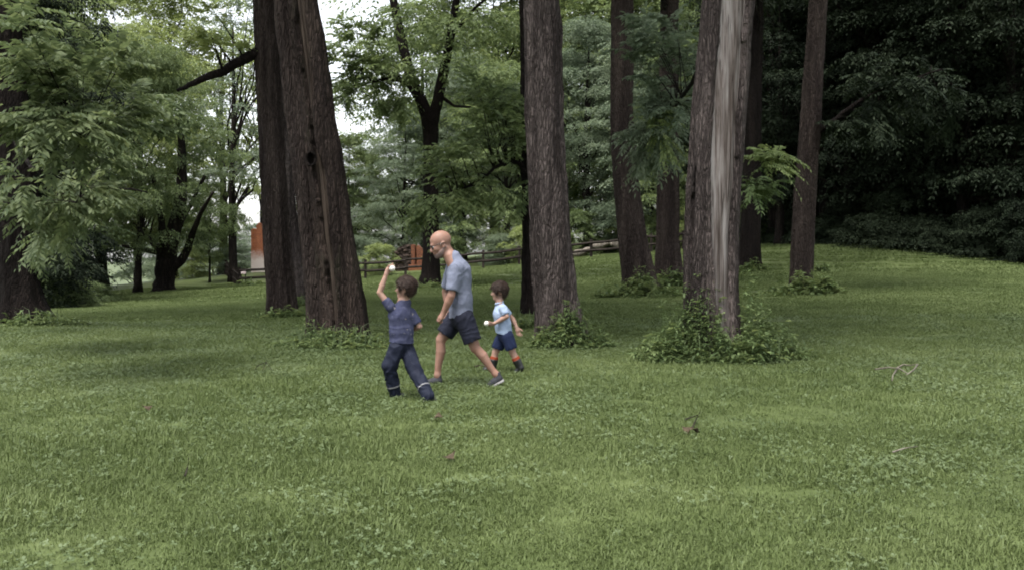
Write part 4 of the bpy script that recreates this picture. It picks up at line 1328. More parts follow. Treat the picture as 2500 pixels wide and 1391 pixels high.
# ------------------------------------------------------------------ twigs, fallen branch, dead leaves on the lawn
def litter():
    r = np.random.default_rng(12)

    def branch(name, label, runs, rad, mat):
        p0 = ground_hit(*runs[0][0][:2])
        t = Soup()
        for run in runs:
            P = []
            for q in run:
                g = ground_hit(q[0], q[1] + (q[2] if len(q) > 2 else 0) )
                h = (q[2] if len(q) > 2 else 0) * m_per_px(g[1])
                P.append(g + UP * (h + 0.045))
            P = np.array(P)
            t.tube(P, np.linspace(rad, rad * 0.45, len(P)), 6, wob=0.2, seed=3)
        o = t.build(name, mat, smooth=True)
        return tag(o, label, 'twig')
    G = M['log_pale']
    K = M['wood_rail']
    branch('fallen_branch', 'forked grey fallen branch lying on the right lawn', [[(2138, 910), (2170, 905), (2195, 908, 8), (2215, 920, 8)], [(2190, 907, 6), (2205, 898, 6), (2222, 900, 4), (2240, 897, 10)], [(2240, 898, 8), (2230, 912, 4), (2212, 924, 2)], [(2190, 908), (2180, 925), (2178, 938)]], 0.012, G)
    branch('upright_twig', 'dark twig sticking up from bare patch in right foreground', [[(1690, 1058), (1700, 1035, 0), (1709, 1018, 30)], [(1672, 1036), (1690, 1030, 4), (1704, 1026, 14)]], 0.008, K)
    branch('thin_twig', 'thin arched twig in the grass left of the people', [[(624, 908), (630, 900, 4), (650, 892, 12), (664, 912)], [(650, 893, 10), (640, 915)]], 0.006, K)
    branch('short_stick', 'short dark stick standing at the bottom left of the lawn', [[(452, 1178), (457, 1160, 10), (461, 1133, 40)]], 0.007, K)
    branch('flat_twig', 'brown twig lying in grass under the man stride', [[(1160, 903), (1175, 899), (1190, 905), (1205, 908)]], 0.012, M['wood_brown'])
    branch('pale_twig', 'pale thin twig flat in the right foreground grass', [[(2180, 1118), (2210, 1108), (2240, 1103)]], 0.007, G)
    m = cloth_mat('dead_leaf', (0.035, 0.025, 0.016), (0.075, 0.056, 0.036), 9.0)
    for i, (px, py, s, lb) in enumerate([(357, 1008, 0.06, 'reddish dead leaf on the left lawn'), (1693, 1064, 0.06, 'curled brown leaf at the upright twig'), (1100, 1130, 0.06, 'small dark dead leaf in bottom centre grass'), (1070, 1030, 0.05, 'tan dead leaf below the throwing boy'), (1678, 1062, 0.05, 'tan dead leaf beside the upright twig')]):
        g = ground_hit(px, py)
        V = [np.array([math.cos(a) * s * (1 if k % 2 else 0.65), math.sin(a) * s * 0.7, 0.02 * math.sin(a * 2) + 0.01]) for k, a in enumerate(np.arange(8) / 8 * 2 * np.pi)]
        V2 = [v + np.array([0, 0, 0.003]) for v in V]
        fs = [tuple(range(8))[::-1], tuple(range(8, 16))] + [(k, (k + 1) % 8, 8 + (k + 1) % 8, 8 + k) for k in range(8)]
        o = new_obj('dead_leaf', mesh_from('dead_leaf', V + V2, fs), m)
        o.location = tuple(g + UP * 0.045)
        o.rotation_euler = (0.4 * math.sin(i * 2), 0.3, i * 1.3)
        tag(o, lb, 'leaf', 'dead leaves on the lawn')


litter()


# ------------------------------------------------------------------ people: smooth bodies grown from joints
def surface_nets(Fv, org, h):
    """closed surface of Fv < 0 on a regular grid -> vertices, quads"""
    s = Fv < 0
    nx, ny_, nz_ = Fv.shape
    cs = (nx - 1, ny_ - 1, nz_ - 1)
    acc = np.zeros((cs[0] * cs[1] * cs[2], 3)); cnt = np.zeros(len(acc), np.int32)
    quads = []
    strides = (cs[1] * cs[2], cs[2], 1)
    for ax in range(3):
        sl0 = [slice(None)] * 3; sl1 = [slice(None)] * 3
        sl0[ax] = slice(0, -1); sl1[ax] = slice(1, None)
        a, b = Fv[tuple(sl0)], Fv[tuple(sl1)]
        I = np.argwhere(s[tuple(sl0)] != s[tuple(sl1)])
        o1, o2 = [(1, 2), (2, 0), (0, 1)][ax]
        ok = (I[:, o1] > 0) & (I[:, o2] > 0) & (I[:, o1] < cs[o1]) & (I[:, o2] < cs[o2])
        I = I[ok]
        va, vb = a[tuple(I.T)], b[tuple(I.T)]
        P = I.astype(float)
        P[:, ax] += va / (va - vb)
        cell = I @ np.array(strides)
        ids = []
        for d1, d2 in ((0, 0), (1, 0), (1, 1), (0, 1)):
            c = cell - d1 * strides[o1] - d2 * strides[o2]
            np.add.at(acc, c, P); np.add.at(cnt, c, 1)
            ids.append(c)
        q = np.stack(ids, -1)
        flip = va < 0
        q[~flip] = q[~flip][:, ::-1]
        quads.append(q)
    q = np.concatenate(quads)
    used = np.nonzero(cnt)[0]
    remap = np.full(len(cnt), -1); remap[used] = np.arange(len(used))
    V = acc[used] / cnt[used][:, None] * h + org
    return V, remap[q][:, ::-1]


class Field:
    def __init__(self, k=0.02):
        self.p = []; self.k = k; self.cuts = []; self.disp = None; self.late = []

    def cone(self, a, b, ra, rb, k=None, wide=None, sub=False, late=False):
        """round cone a->b; wide = (axis, factor) stretches the section along an axis"""
        a = np.asarray(a, float); b = np.asarray(b, float)
        f = wide[1] if wide else 1.0
        m = max(ra, rb) * max(f, 1.0) + 0.03
        lo, hi = np.minimum(a, b) - m, np.maximum(a, b) + m

        def fn(P):
            ba = b - a
            t = np.clip(((P - a) @ ba) / (ba @ ba + 1e-9), 0, 1)
            q = P - a - t[..., None] * ba
            if wide:
                ax = unit(wide[0])
                q = q - (q @ ax)[..., None] * ax * (1 - 1 / f)
            return np.sqrt((q * q).sum(-1)) - (ra + (rb - ra) * t)
        (self.late if late else self.p).append((fn, lo, hi, self.k if k is None else k, sub))
        return self

    def ell(self, c, axes, rad, k=None, sub=False):
        c = np.asarray(c, float); A = np.array([unit(a) for a in axes]); rad = np.asarray(rad, float)
        m = rad.max() + 0.03

        def fn(P):
            q = (P - c) @ A.T
            k0 = np.sqrt(((q / rad) ** 2).sum(-1)); k1 = np.sqrt(((q / rad ** 2) ** 2).sum(-1)) + 1e-9
            return k0 * (k0 - 1) / k1
        self.p.append((fn, c - m, c + m, self.k if k is None else k, sub))
        return self

    def cut(self, p0, n):
        self.cuts.append((np.asarray(p0, float), unit(n)))
        return self

    def mesh(self, name, h):
        lo = np.min([p[1] for p in self.p if not p[4]], 0) - 2 * h
        hi = np.max([p[2] for p in self.p if not p[4]], 0) + 2 * h
        n = np.ceil((hi - lo) / h).astype(int) + 1
        Fv = np.full(n, 0.2)
        ax = [lo[i] + np.arange(n[i]) * h for i in range(3)]
        def apply(fn, l, u, k, sub):
            i0 = np.maximum(np.floor((l - k - lo) / h).astype(int), 0); i1 = np.minimum(np.ceil((u + k - lo) / h).astype(int) + 1, n)
            if (i1 <= i0).any():
                return
            sl = tuple(slice(i0[i], i1[i]) for i in range(3))
            P = np.stack(np.meshgrid(*[ax[i][sl[i]] for i in range(3)], indexing='ij'), -1)
            d = fn(P)
            f = Fv[sl]
            if sub:
                d = -d
                g = np.clip(0.5 - 0.5 * (f - d) / k, 0, 1)
                Fv[sl] = f + (d - f) * g + k * g * (1 - g)
            else:
                g = np.clip(0.5 + 0.5 * (d - f) / k, 0, 1)
                Fv[sl] = d + (f - d) * g - k * g * (1 - g)
        for q in self.p:
            apply(*q)
        if self.disp or self.cuts:
            P = np.stack(np.meshgrid(*ax, indexing='ij'), -1)
            if self.disp:
                band = np.abs(Fv) < 0.05
                Fv[band] += self.disp(P[band])
            for p0, nn in self.cuts:
                Fv = np.maximum(Fv, (P - p0) @ nn)
        for q in self.late:
            apply(*q)
        V, Q = surface_nets(Fv, lo, h)
        return mesh_np(name, V, Q, True)


def folds(seed, amp, dirs=((0.5, 0.2, 0.8), (-0.6, 0.3, 0.7)), fq=42.0):
    """soft cloth creases"""
    def fn(P):
        w = vnoise(P * 9.0, seed) * 1.6
        a = 0
        for i, d in enumerate(dirs):
            ph = P @ unit(d) * fq * (1 + 0.23 * i) + w * 2.2 + i
            a = a + (1 - np.abs(np.sin(ph)) ** 0.8) * (0.5 + 0.5 * vnoise(P * 5.0, seed + 3 + i))
        return amp * 0.9 * (0.45 - a) + amp * 0.3 * vnoise(P * 14.0, seed + 9)
    return fn


def hand(f, w, d, n, s, curl=(0.9, 1.1, 0.7), spread=0.12, thumb=1.0, mirror=1, point=False):
    """hand grown from wrist w along d, palm facing n; mirror=+1 puts the thumb on +side"""
    d = unit(d); n = unit(n - np.dot(n, d) * d); t = np.cross(d, n) * mirror
    L = 0.19 * s
    palm = w + d * L * 0.30
    f.cone(w, palm, 0.026 * s, 0.028 * s, 0.012, wide=(t, 1.25))
    f.ell(w + d * L * 0.32, (d, t, n), (0.052 * s, 0.041 * s, 0.019 * s), 0.012)
    for i in range(4):
        off = (1.5 - i) * 0.0205 * s
        base = w + d * L * (0.55 - 0.03 * abs(i - 1)) + t * off
        ln = (0.072, 0.080, 0.075, 0.060)[i] * s
        ang = 0.0
        p = base
        dd = unit(d + t * (1.5 - i) * spread)
        r = (0.0095, 0.0095, 0.009, 0.008)[i] * s
        cu = (0.08, 0.12, 0.1) if (point and i == 0) else curl
        for j in range(3):
            ang += cu[j]
            v = dd * math.cos(ang) + n * math.sin(ang)
            q = p + v * ln * (0.45, 0.32, 0.25)[j]
            f.cone(p, q, r * (1 - 0.1 * j), r * (0.92 - 0.1 * j), 0.004)
            p = q
    b = w + d * L * 0.16 + t * 0.03 * s
    m = b + unit(t * 0.8 + d * 0.75 + n * 0.35 * thumb) * 0.045 * s
    e = m + unit(t * 0.1 + d * 0.9 + n * 0.6 * thumb) * 0.038 * s
    f.cone(b, m, 0.014 * s, 0.011 * s, 0.008)
    f.cone(m, e, 0.011 * s, 0.009 * s, 0.004)


def opening(f, c, d, r, deep=0.045, wall=0.007, wide=None):
    """hem of a sleeve or leg: cut square at c across d, hollow for a hand's breadth inside"""
    c = np.asarray(c, float); d = unit(d)
    f.cone(c + d * (r + 0.018), c + d * (r + 0.14), r + 0.018, r + 0.018, 0.004, sub=True, late=True)
    f.cone(c - d * deep, c + d * 0.05, r - wall - 0.012, r - wall, 0.004, wide=wide, sub=True, late=True)


def strands(t, hair, L, ax, s, seed, n=5200, ln=0.05):
    """fine hair lying over the hair shape"""
    r = np.random.default_rng(seed)
    me = hair.data
    nv = len(me.vertices)
    co = np.empty(nv * 3, np.float32); me.vertices.foreach_get('co', co); co = co.reshape(-1, 3).astype(float)
    no = np.empty(nv * 3, np.float32); me.vertices.foreach_get('normal', no); no = no.reshape(-1, 3).astype(float)
    i = r.choice(nv, n)
    P, Nn = co[i], no[i]
    fw, lf, up = ax
    whorl = L(-0.06, 0.01, 0.12)
    d = P - whorl
    d = d - (d * Nn).sum(-1, keepdims=True) * Nn
    d = unit(unit(d) + r.normal(0, 0.30, (n, 3)) - up * 0.25)
    d = unit(d - (d * Nn).sum(-1, keepdims=True) * Nn * 0.85)
    w = np.cross(d, Nn) * 0.0013
    l = (ln * s * r.uniform(0.5, 1.2, n))[:, None]
    a = P + Nn * 0.001
    b = P + d * l * 0.55 + Nn * (l * 0.16)
    c = P + d * l + Nn * (l * r.uniform(-0.02, 0.22, (n, 1)))
    Q = np.concatenate([np.stack([a - w, a + w, b + w, b - w], 1), np.stack([b - w, b + w, c + w * 0.2, c - w * 0.2], 1)])
    o = new_obj('strands', quads_soup('strands', Q), M['hair_strand'], hair, kind='stuff')
    return o


def head_prims(f, c, fw, up, s, ears=True, child=False):
    fw = unit(fw); up = unit(up - np.dot(up, fw) * fw); lf = np.cross(up, fw)
    L = lambda a, b, z: c + (fw * a + lf * b + up * z) * s
    A = (fw, lf, up)
    w = 1.06 if child else 1.0
    f.ell(L(-0.012, 0, 0.038), A, np.array([0.099, 0.078 * w, 0.087]) * s, 0.02)
    f.ell(L(0.028, 0, -0.025), A, np.array([0.066, 0.060 * w, 0.084]) * s, 0.025)
    for g in (-1, 1):
        f.cone(L(-0.025, 0.046 * g, -0.045), L(0.055, 0.018 * g, -0.088), 0.021 * s, 0.017 * s, 0.02)
        f.ell(L(0.056, 0.038 * g, -0.026), A, np.array([0.026, 0.024, 0.024]) * s, 0.015)
        if ears:
            f.ell(L(-0.012, 0.079 * g * w, -0.008), A, np.array([0.020, 0.008, 0.031]) * s, 0.005)
            f.ell(L(-0.004, 0.084 * g * w, -0.006), A, np.array([0.010, 0.005, 0.017]) * s, 0.004, sub=True)
        f.ell(L(0.090, 0.030 * g, 0.004), A, np.array([0.010, 0.015, 0.010]) * s, 0.010, sub=True)
    f.ell(L(0.066, 0, -0.094), A, np.array([0.021, 0.026, 0.018]) * s, 0.02)
    f.cone(L(0.084, 0, 0.008), L(0.106, 0, -0.030), 0.008 * s, 0.013 * s, 0.008)
    for g in (-1, 1):
        f.ell(L(0.096, 0.011 * g, -0.034), A, np.array([0.012, 0.009, 0.008]) * s, 0.006)
    f.cone(L(0.083, -0.034, 0.022), L(0.083, 0.034, 0.022), 0.011 * s, 0.011 * s, 0.012)
    f.ell(L(0.087, 0, -0.054), A, np.array([0.012, 0.022, 0.007]) * s, 0.006)
    f.ell(L(0.085, 0, -0.066), A, np.array([0.012, 0.019, 0.007]) * s, 0.006)
    f.ell(L(0.098, 0, -0.060), A, np.array([0.010, 0.020, 0.0022]) * s, 0.004, sub=True)
    return L, A, (fw, lf, up)


def eyes(t, L, s, iris):
    for g in (-1, 1):
        for nm, off, r, m in (('eye', 0.0735, 0.0125, M['eye_white']), ('iris', 0.0812, 0.0062, iris)):
            bm = bmesh.new(); bmesh.ops.create_uvsphere(bm, u_segments=12, v_segments=8, radius=r * s)
            me = bpy.data.meshes.new(nm); bm.to_mesh(me); bm.free()
            me.polygons.foreach_set('use_smooth', [True] * len(me.polygons))
            o = new_obj(nm, me, m)
            p = L(off, 0.030 * g, 0.003)
            if nm == 'eye':
                place_in(o, t); o.location = tuple(p - np.array(t.location)); e = o
            else:
                o.parent = e; o.location = tuple(p - L(0.0735, 0.030 * g, 0.003))


def skin_mat(name, base, red):
    m, nt, nd, lk, b = nodes_of(name)
    lk.new(ramp(nt, noise(nt, mapped(nt, (1, 1, 1)), 9.0, 4, 0.6), [(0.35, base), (0.7, red)]), b.inputs['Base Color'])
    b.inputs['Roughness'].default_value = 0.55
    b.inputs['Specular IOR Level'].default_value = 0.3
    b.inputs['Subsurface Weight'].default_value = 0.12
    b.inputs['Subsurface Radius'].default_value = (0.02, 0.008, 0.004)
    return m


def plain(name, c, rough=0.6, spec=0.3):
    m, nt, nd, lk, b = nodes_of(name)
    v = noise(nt, mapped(nt, (1, 1, 1)), 30.0, 3, 0.6)
    lk.new(ramp(nt, v, [(0.3, tuple(x * 0.85 for x in c)), (0.7, c)]), b.inputs['Base Color'])
    b.inputs['Roughness'].default_value = rough
    b.inputs['Specular IOR Level'].default_value = spec
    return m


M['skin_man'] = skin_mat('skin_tan', (0.200, 0.112, 0.082), (0.245, 0.138, 0.104))
M['skin_boy'] = skin_mat('skin_fair', (0.255, 0.155, 0.117), (0.30, 0.185, 0.145))
M['eye_white'] = plain('eye_white', (0.7, 0.68, 0.66), 0.2)
M['iris'] = plain('iris_brown', (0.05, 0.025, 0.015), 0.15)
M['hair'] = cloth_mat('hair_brown', (0.010, 0.006, 0.005), (0.026, 0.015, 0.011), 60.0, 0.7, spec=0.15)
M['hair_strand'] = cloth_mat('hair_strand_brown', (0.012, 0.007, 0.005), (0.045, 0.026, 0.018), 45.0, 0.5, spec=0.3)
M['stubble'] = cloth_mat('stubble_grey', (0.1400, 0.0945, 0.0805), (0.2100, 0.1540, 0.1400), 90.0, 0.9)
M['tee_blue'] = cloth_mat('tee_grey_blue', (0.1170, 0.1309, 0.1797), (0.1423, 0.1559, 0.2082), 30.0, 0.95)
M['short_dark'] = cloth_mat('shorts_charcoal', (0.0076, 0.0088, 0.0168), (0.0124, 0.0142, 0.0258), 12.0, 0.85)
M['polo'] = cloth_mat('polo_pale_blue', (0.2232, 0.2852, 0.4092), (0.2728, 0.3348, 0.4464), 25.0, 0.95)
M['short_navy'] = cloth_mat('shorts_navy', (0.0077, 0.0133, 0.0385), (0.0126, 0.0196, 0.0525), 12.0, 0.9)
M['rain'] = cloth_mat('rain_trousers', (0.0061, 0.0082, 0.0182), (0.0113, 0.0143, 0.0269), 7.0, 0.75, spec=0.15)
M['band'] = plain('reflective_band', (0.1617, 0.1617, 0.1694), 0.35, 0.6)
M['shoe'] = plain('shoe_dark', (0.0245, 0.0252, 0.0315), 0.8)
M['sole_grey'] = plain('sole_grey', (0.26, 0.25, 0.25), 0.8)
M['sole_dark'] = plain('sole_dark', (0.05, 0.05, 0.045), 0.8)
M['boot'] = plain('rubber_boot', (0.0084, 0.0091, 0.0098), 0.35, 0.5)
M['sock'] = cloth_mat('sock_orange', (0.1575, 0.0273, 0.0114), (0.2205, 0.0455, 0.0182), 30.0)
M['glass'] = plain('dark_lens', (0.02, 0.018, 0.018), 0.12, 0.6)
M['ball'] = plain('ball_white', (0.72, 0.70, 0.66), 0.6)


def pattern_tee():
    m, nt, nd, lk, b = nodes_of('tee_navy_print')
    v = mapped(nt, (1, 1, 1))
    vo = N(nt, 'ShaderNodeTexVoronoi', Scale=17.0)
    wv = N(nt, 'ShaderNodeTexNoise', Scale=38.0, Detail=2.0)
    lk.new(v, wv.inputs['Vector'])
    wm = N(nt, 'ShaderNodeVectorMath', operation='MULTIPLY_ADD'); wm.inputs[1].default_value = (0.05, 0.05, 0.05)
    lk.new(wv.outputs['Color'], wm.inputs[0]); lk.new(v, wm.inputs[2])
    lk.new(wm.outputs[0], vo.inputs['Vector'])
    lt = N(nt, 'ShaderNodeMath', operation='LESS_THAN'); lt.inputs[1].default_value = 0.20
    lk.new(vo.outputs['Distance'], lt.inputs[0])
    base = ramp(nt, noise(nt, v, 20, 3, 0.6), [(0.35, (0.030, 0.034, 0.066)), (0.65, (0.048, 0.052, 0.090))])
    sep = N(nt, 'ShaderNodeSeparateColor'); lk.new(vo.outputs['Color'], sep.inputs[0])
    mt = ramp(nt, sep.outputs[0], [(0.0, (0.045, 0.05, 0.10)), (0.5, (0.075, 0.08, 0.12)), (0.95, (0.22, 0.19, 0.17))])
    mx = N(nt, 'ShaderNodeMix', data_type='RGBA'); lk.new(lt.outputs[0], mx.inputs[0]); lk.new(base, mx.inputs[6]); lk.new(mt, mx.inputs[7])
    lk.new(mx.outputs[2], b.inputs['Base Color'])
    b.inputs['Roughness'].default_value = 0.95
    b.inputs['Specular IOR Level'].default_value = 0.15
    return m


M['tee_print'] = pattern_tee()


def part(t, f, name, mat, h, parent=None):
    o = place_in(new_obj(name, f.mesh(name, h), mat), t)
    if parent is not None:
        o.parent = parent; o.location = (0, 0, 0)
    return o


def shoe(t, heel, toe, w, hgt, mats, ankle, h=0.006, up=UP):
    """shoe from heel to toe point (both at the sole), with its sole as a sub-part"""
    heel = np.asarray(heel, float); toe = np.asarray(toe, float)
    d = unit(toe - heel); sd = unit(np.cross(d, up)); u = np.cross(sd, d)
    Ln = np.linalg.norm(toe - heel)
    f = Field(0.02)
    f.cone(heel + d * w + u * hgt * 0.42, heel + d * Ln * 0.5 + u * hgt * 0.42, w * 0.92, w * 0.95, wide=None)
    f.cone(heel + d * Ln * 0.5 + u * hgt * 0.36, toe - d * w * 0.9 + u * hgt * 0.30, w * 0.92, w * 0.78, wide=(sd, 1.12))
    f.cone(heel + d * w * 1.15 + u * hgt * 0.5, ankle, w * 0.9, w * 0.8)
    f.cut(heel + u * 0.012, -u)
    f.cut(ankle + unit(ankle - heel) * 0.005, unit(ankle - heel - d * w * 0.6))
    o = part(t, f, 'shoe', mats[0], h)
    g = Field(0.015)
    g.cone(heel + d * w * 1.0, heel + d * Ln * 0.5, w * 0.98, w * 0.98)
    g.cone(heel + d * Ln * 0.5, toe - d * w * 0.9, w * 1.05, w * 0.92, wide=(sd, 1.1))
    g.cut(heel + u * 0.016, u).cut(heel - u * 0.012, -u)
    part(t, g, 'sole', mats[1], h, parent=o)
    return o


HV = 0.0075


def person_man():
    D = 11.25
    J = lambda px, py, dy=0.0: at(px, py, D + dy)
    gx_, gy_ = at(1115, 935, D)[0], D
    t = thing('person', 'man in grey blue shirt, charcoal shorts and glasses striding left, head bowed', 'person', (gx_, gy_, gz1(gx_, gy_)))
    LAT = np.array([0.12, -1.0, 0])
    head = J(1076, 597, 0.0); fw = np.array([-0.90, -0.22, -0.34]); up = np.array([-0.30, -0.05, 0.95])
    b = Field(0.03)
    nb = J(1099, 625, 0.0)
    L, A, ax = head_prims(b, head, fw, up, 1.24)
    b.cone(L(-0.03, 0, -0.05), nb + np.array([0.01, 0, -0.03]), 0.064, 0.072, 0.03)
    shL, shR = J(1113, 658, -0.185), J(1104, 655, 0.19)
    elL, wrL = J(1101, 722, -0.235), J(1082, 765, -0.20)
    elR, wrR = J(1088, 712, 0.25), J(1098, 762, 0.20)
    ch, be, pe = J(1120, 676), J(1124, 730), J(1126, 778)
    b.cone(ch, be, 0.115, 0.105, wide=(LAT, 1.45)).cone(be, pe, 0.105, 0.11, wide=(LAT, 1.45))
    b.cone(nb, J(1118, 660), 0.066, 0.10, wide=(LAT, 1.45))
    for s_, e_, w_ in ((shL, elL, wrL), (shR, elR, wrR)):
        b.cone(s_, e_, 0.056, 0.043).cone(e_, e_ + (w_ - e_) * 0.35, 0.044, 0.046, 0.005).cone(e_ + (w_ - e_) * 0.35, w_, 0.045, 0.029, 0.005)
    hand(b, wrL, J(1069, 784, -0.2) - wrL, np.array([0.75, 0.5, -0.2]), 1.0, curl=(1.3, 1.5, 1.0), spread=0.02, mirror=-1)
    hand(b, wrR, np.array([-0.1, 0, -1.0]), np.array([0.3, -1, 0.]), 1.0, curl=(0.6, 0.7, 0.5))
    hpL, hpR = J(1133, 776, -0.095), J(1115, 774, 0.10)
    knL, anL = J(1160, 848, -0.10), J(1210, 912, -0.10)
    knR, anR = J(1076, 829, 0.09), J(1068, 915, 0.08)
    for h_, k_, a_, cf in ((hpL, knL, anL, np.array([0.35, 0, 0.3])), (hpR, knR, anR, np.array([1.0, 0, 0]))):
        b.cone(h_, h_ + (k_ - h_) * 0.5, 0.094, 0.080).cone(h_ + (k_ - h_) * 0.5, k_, 0.080, 0.058, 0.005)
        cm = k_ + (a_ - k_) * 0.33 + unit(cf) * 0.012
        b.cone(k_, cm, 0.054, 0.055, 0.008).cone(cm, k_ + (a_ - k_) * 0.72, 0.056, 0.040, 0.005).cone(k_ + (a_ - k_) * 0.72, a_, 0.040, 0.034, 0.005)
        pass
    heelL, toeL = J(1231, 927, -0.10), J(1192, 947, -0.11)
    heelR, toeR = J(1081, 938, 0.08), J(1036, 938, 0.07)
    b.cone(anL, J(1218, 920, -0.10), 0.036, 0.036).cone(anR, J(1070, 924, 0.08), 0.036, 0.036)
    part(t, b, 'body', M['skin_man'], HV)
    # shirt
    f = Field(0.035)
    hemc = J(1127, 762)
    f.cone(ch + np.array([0.0, 0, 0.02]), be, 0.136, 0.136, wide=(LAT, 1.42)).cone(be, J(1127, 800), 0.136, 0.142, wide=(LAT, 1.38))
    f.cone(nb + np.array([0.045, 0, -0.005]), J(1121, 660), 0.070, 0.122, wide=(LAT, 1.45)).cone(J(1121, 660), ch, 0.122, 0.136, wide=(LAT, 1.4))
    for s_, e_ in ((shL, elL), (shR, elR)):
        f.cone(s_ + np.array([0.005, 0, 0.012]), s_ + (e_ - s_) * 0.70, 0.080, 0.074, 0.05)
    slv = Field(0.02)
    f.cut(J(1097, 776), np.array([0.10, 0, -1.0]))
    f.disp = folds(3, 0.0055, ((0.55, 0.2, 0.8), (-0.7, 0.3, 0.5)), 24.0)
    for s_, e_ in ((shL, elL), (shR, elR)):
        opening(f, s_ + (e_ - s_) * 0.80, e_ - s_, 0.076, 0.05, 0.009)
    me = f.mesh('shirt', 0.0055)
    place_in(new_obj('shirt', me, M['tee_blue']), t)
    # shorts
    f = Field(0.03)
    f.cone(J(1127, 764), pe, 0.118, 0.122, wide=(LAT, 1.42))
    for h_, k_ in ((hpL, knL), (hpR, knR)):
        e = h_ + (k_ - h_) * 0.80
        f.cone(h_, e, 0.115, 0.106)
        f.cut(h_ + (k_ - h_) * 0.70, k_ - h_) if False else None
    kd = unit(knL - hpL); kr = unit(knR - hpR)
    f.disp = folds(7, 0.007, ((0.9, 0.2, 0.4), (-0.5, 0.4, 0.8)), 38.0)
    # hems: remove what lies beyond each hem plane on that leg's side
    pl, pr = hpL + (knL - hpL) * 0.66, hpR + (knR - hpR) * 0.60
    opening(f, pl, kd, 0.110, 0.05, 0.010)
    opening(f, pr, kr, 0.110, 0.05, 0.010)
    part(t, f, 'shorts', M['short_dark'], 0.006)
    shoe(t, heelL, toeL, 0.046, 0.085, (M['shoe'], M['sole_grey']), J(1214, 911, -0.10), up=np.array([-0.35, 0, 0.93]))
    shoe(t, heelR, toeR, 0.046, 0.085, (M['shoe'], M['sole_dark']), J(1070, 916, 0.08))
    # glasses, stubble, eyes
    s = 1.24
    f = Field(0.012)
    f.ell(L(0.034, 0, -0.058), A, np.array([0.066, 0.062, 0.052]) * s, 0.01)
    for g in (-1, 1):
        f.cone(L(-0.022, 0.049 * g, -0.035), L(0.055, 0.020 * g, -0.088), 0.022 * s, 0.020 * s, 0.02)
    f.ell(L(0.066, 0, -0.094), A, np.array([0.024, 0.028, 0.020]) * s, 0.02)
    f.cut(L(0.03, 0, -0.046), ax[2] * 0.8 + ax[0] * 0.45)
    f.ell(L(0.098, 0, -0.052), A, np.array([0.03, 0.024, 0.017]) * s, 0.006, sub=True)
    part(t, f, 'stubble', M['stubble'], 0.006)
    g_ = Soup()
    for g in (-1, 1):
        for rim in (0,):
            ring = [L(0.101 - 0.010 * abs(math.cos(a)), g * (0.033 + 0.024 * math.cos(a)), 0.004 + 0.017 * math.sin(a)) for a in np.linspace(0, 2 * np.pi, 15)]
            g_.tube(ring, 0.0035, 6, cap=False)
        g_.tube([L(0.088, 0.057 * g, 0.008), L(0.03, 0.080 * g, 0.010), L(-0.02, 0.088 * g, 0.010), L(-0.035, 0.087 * g, -0.006)], 0.0035, 6)
    g_.tube([L(0.1, -0.010, 0.008), L(0.103, 0, 0.011), L(0.1, 0.010, 0.008)], 0.003, 6)
    go = place_in(g_.build('glasses', M['glass'], smooth=True), t)
    for g in (-1, 1):
        n = 14
        ring = [L(0.0995 - 0.010 * abs(math.cos(a)), g * (0.033 + 0.023 * math.cos(a)), 0.004 + 0.016 * math.sin(a)) for a in np.arange(n) / n * 2 * np.pi]
        ln = Soup().add(ring + [p - ax[0] * 0.002 for p in ring], [tuple(range(n)), tuple(range(n, 2 * n))[::-1]] + [(i, i + n, (i + 1) % n + n, (i + 1) % n) for i in range(n)])
        lo = ln.build('lens', M['glass'], go)
    eyes(t, L, s, M['iris'])


def hair_cap(t, L, A, ax, s, seed, back=-0.06, fringe=0.035, vol=0.018):
    f = Field(0.018)
    f.ell(L(-0.016, 0, 0.046), A, np.array([0.100 + vol, 0.080 + vol, 0.090 + vol]) * s, 0.015)
    f.ell(L(-0.050, 0, -0.012), A, np.array([0.062 + vol * .6, 0.066 + vol * .6, 0.072]) * s, 0.02)
    for g in (-1, 1):
        f.ell(L(-0.004, 0.066 * g, 0.022), A, np.array([0.046, 0.022, 0.048]) * s, 0.015)
    f.ell(L(0.045, 0, 0.082), A, np.array([0.052, 0.062, 0.034]) * s, 0.02)
    # open the face and free the ears
    f.ell(L(0.105, 0, -0.045), A, np.array([0.095, 0.085, fringe + 0.062]) * s, 0.008, sub=True)
    for g in (-1, 1):
        f.ell(L(0.008, 0.088 * g, -0.014), A, np.array([0.030, 0.024, 0.034]) * s, 0.006, sub=True)
    fw, lf, up = ax
    def lock(P):
        q = np.stack([(P @ fw) * 26, (P @ lf) * 60, (P @ up) * 24], -1)
        return 0.006 * s * vnoise(q, seed) + 0.004 * s * vnoise(q * 2.1, seed + 1)
    f.disp = lock
    h = part(t, f, 'hair', M['hair'], 0.005)
    strands(t, h, L, ax, s, seed)
    return h


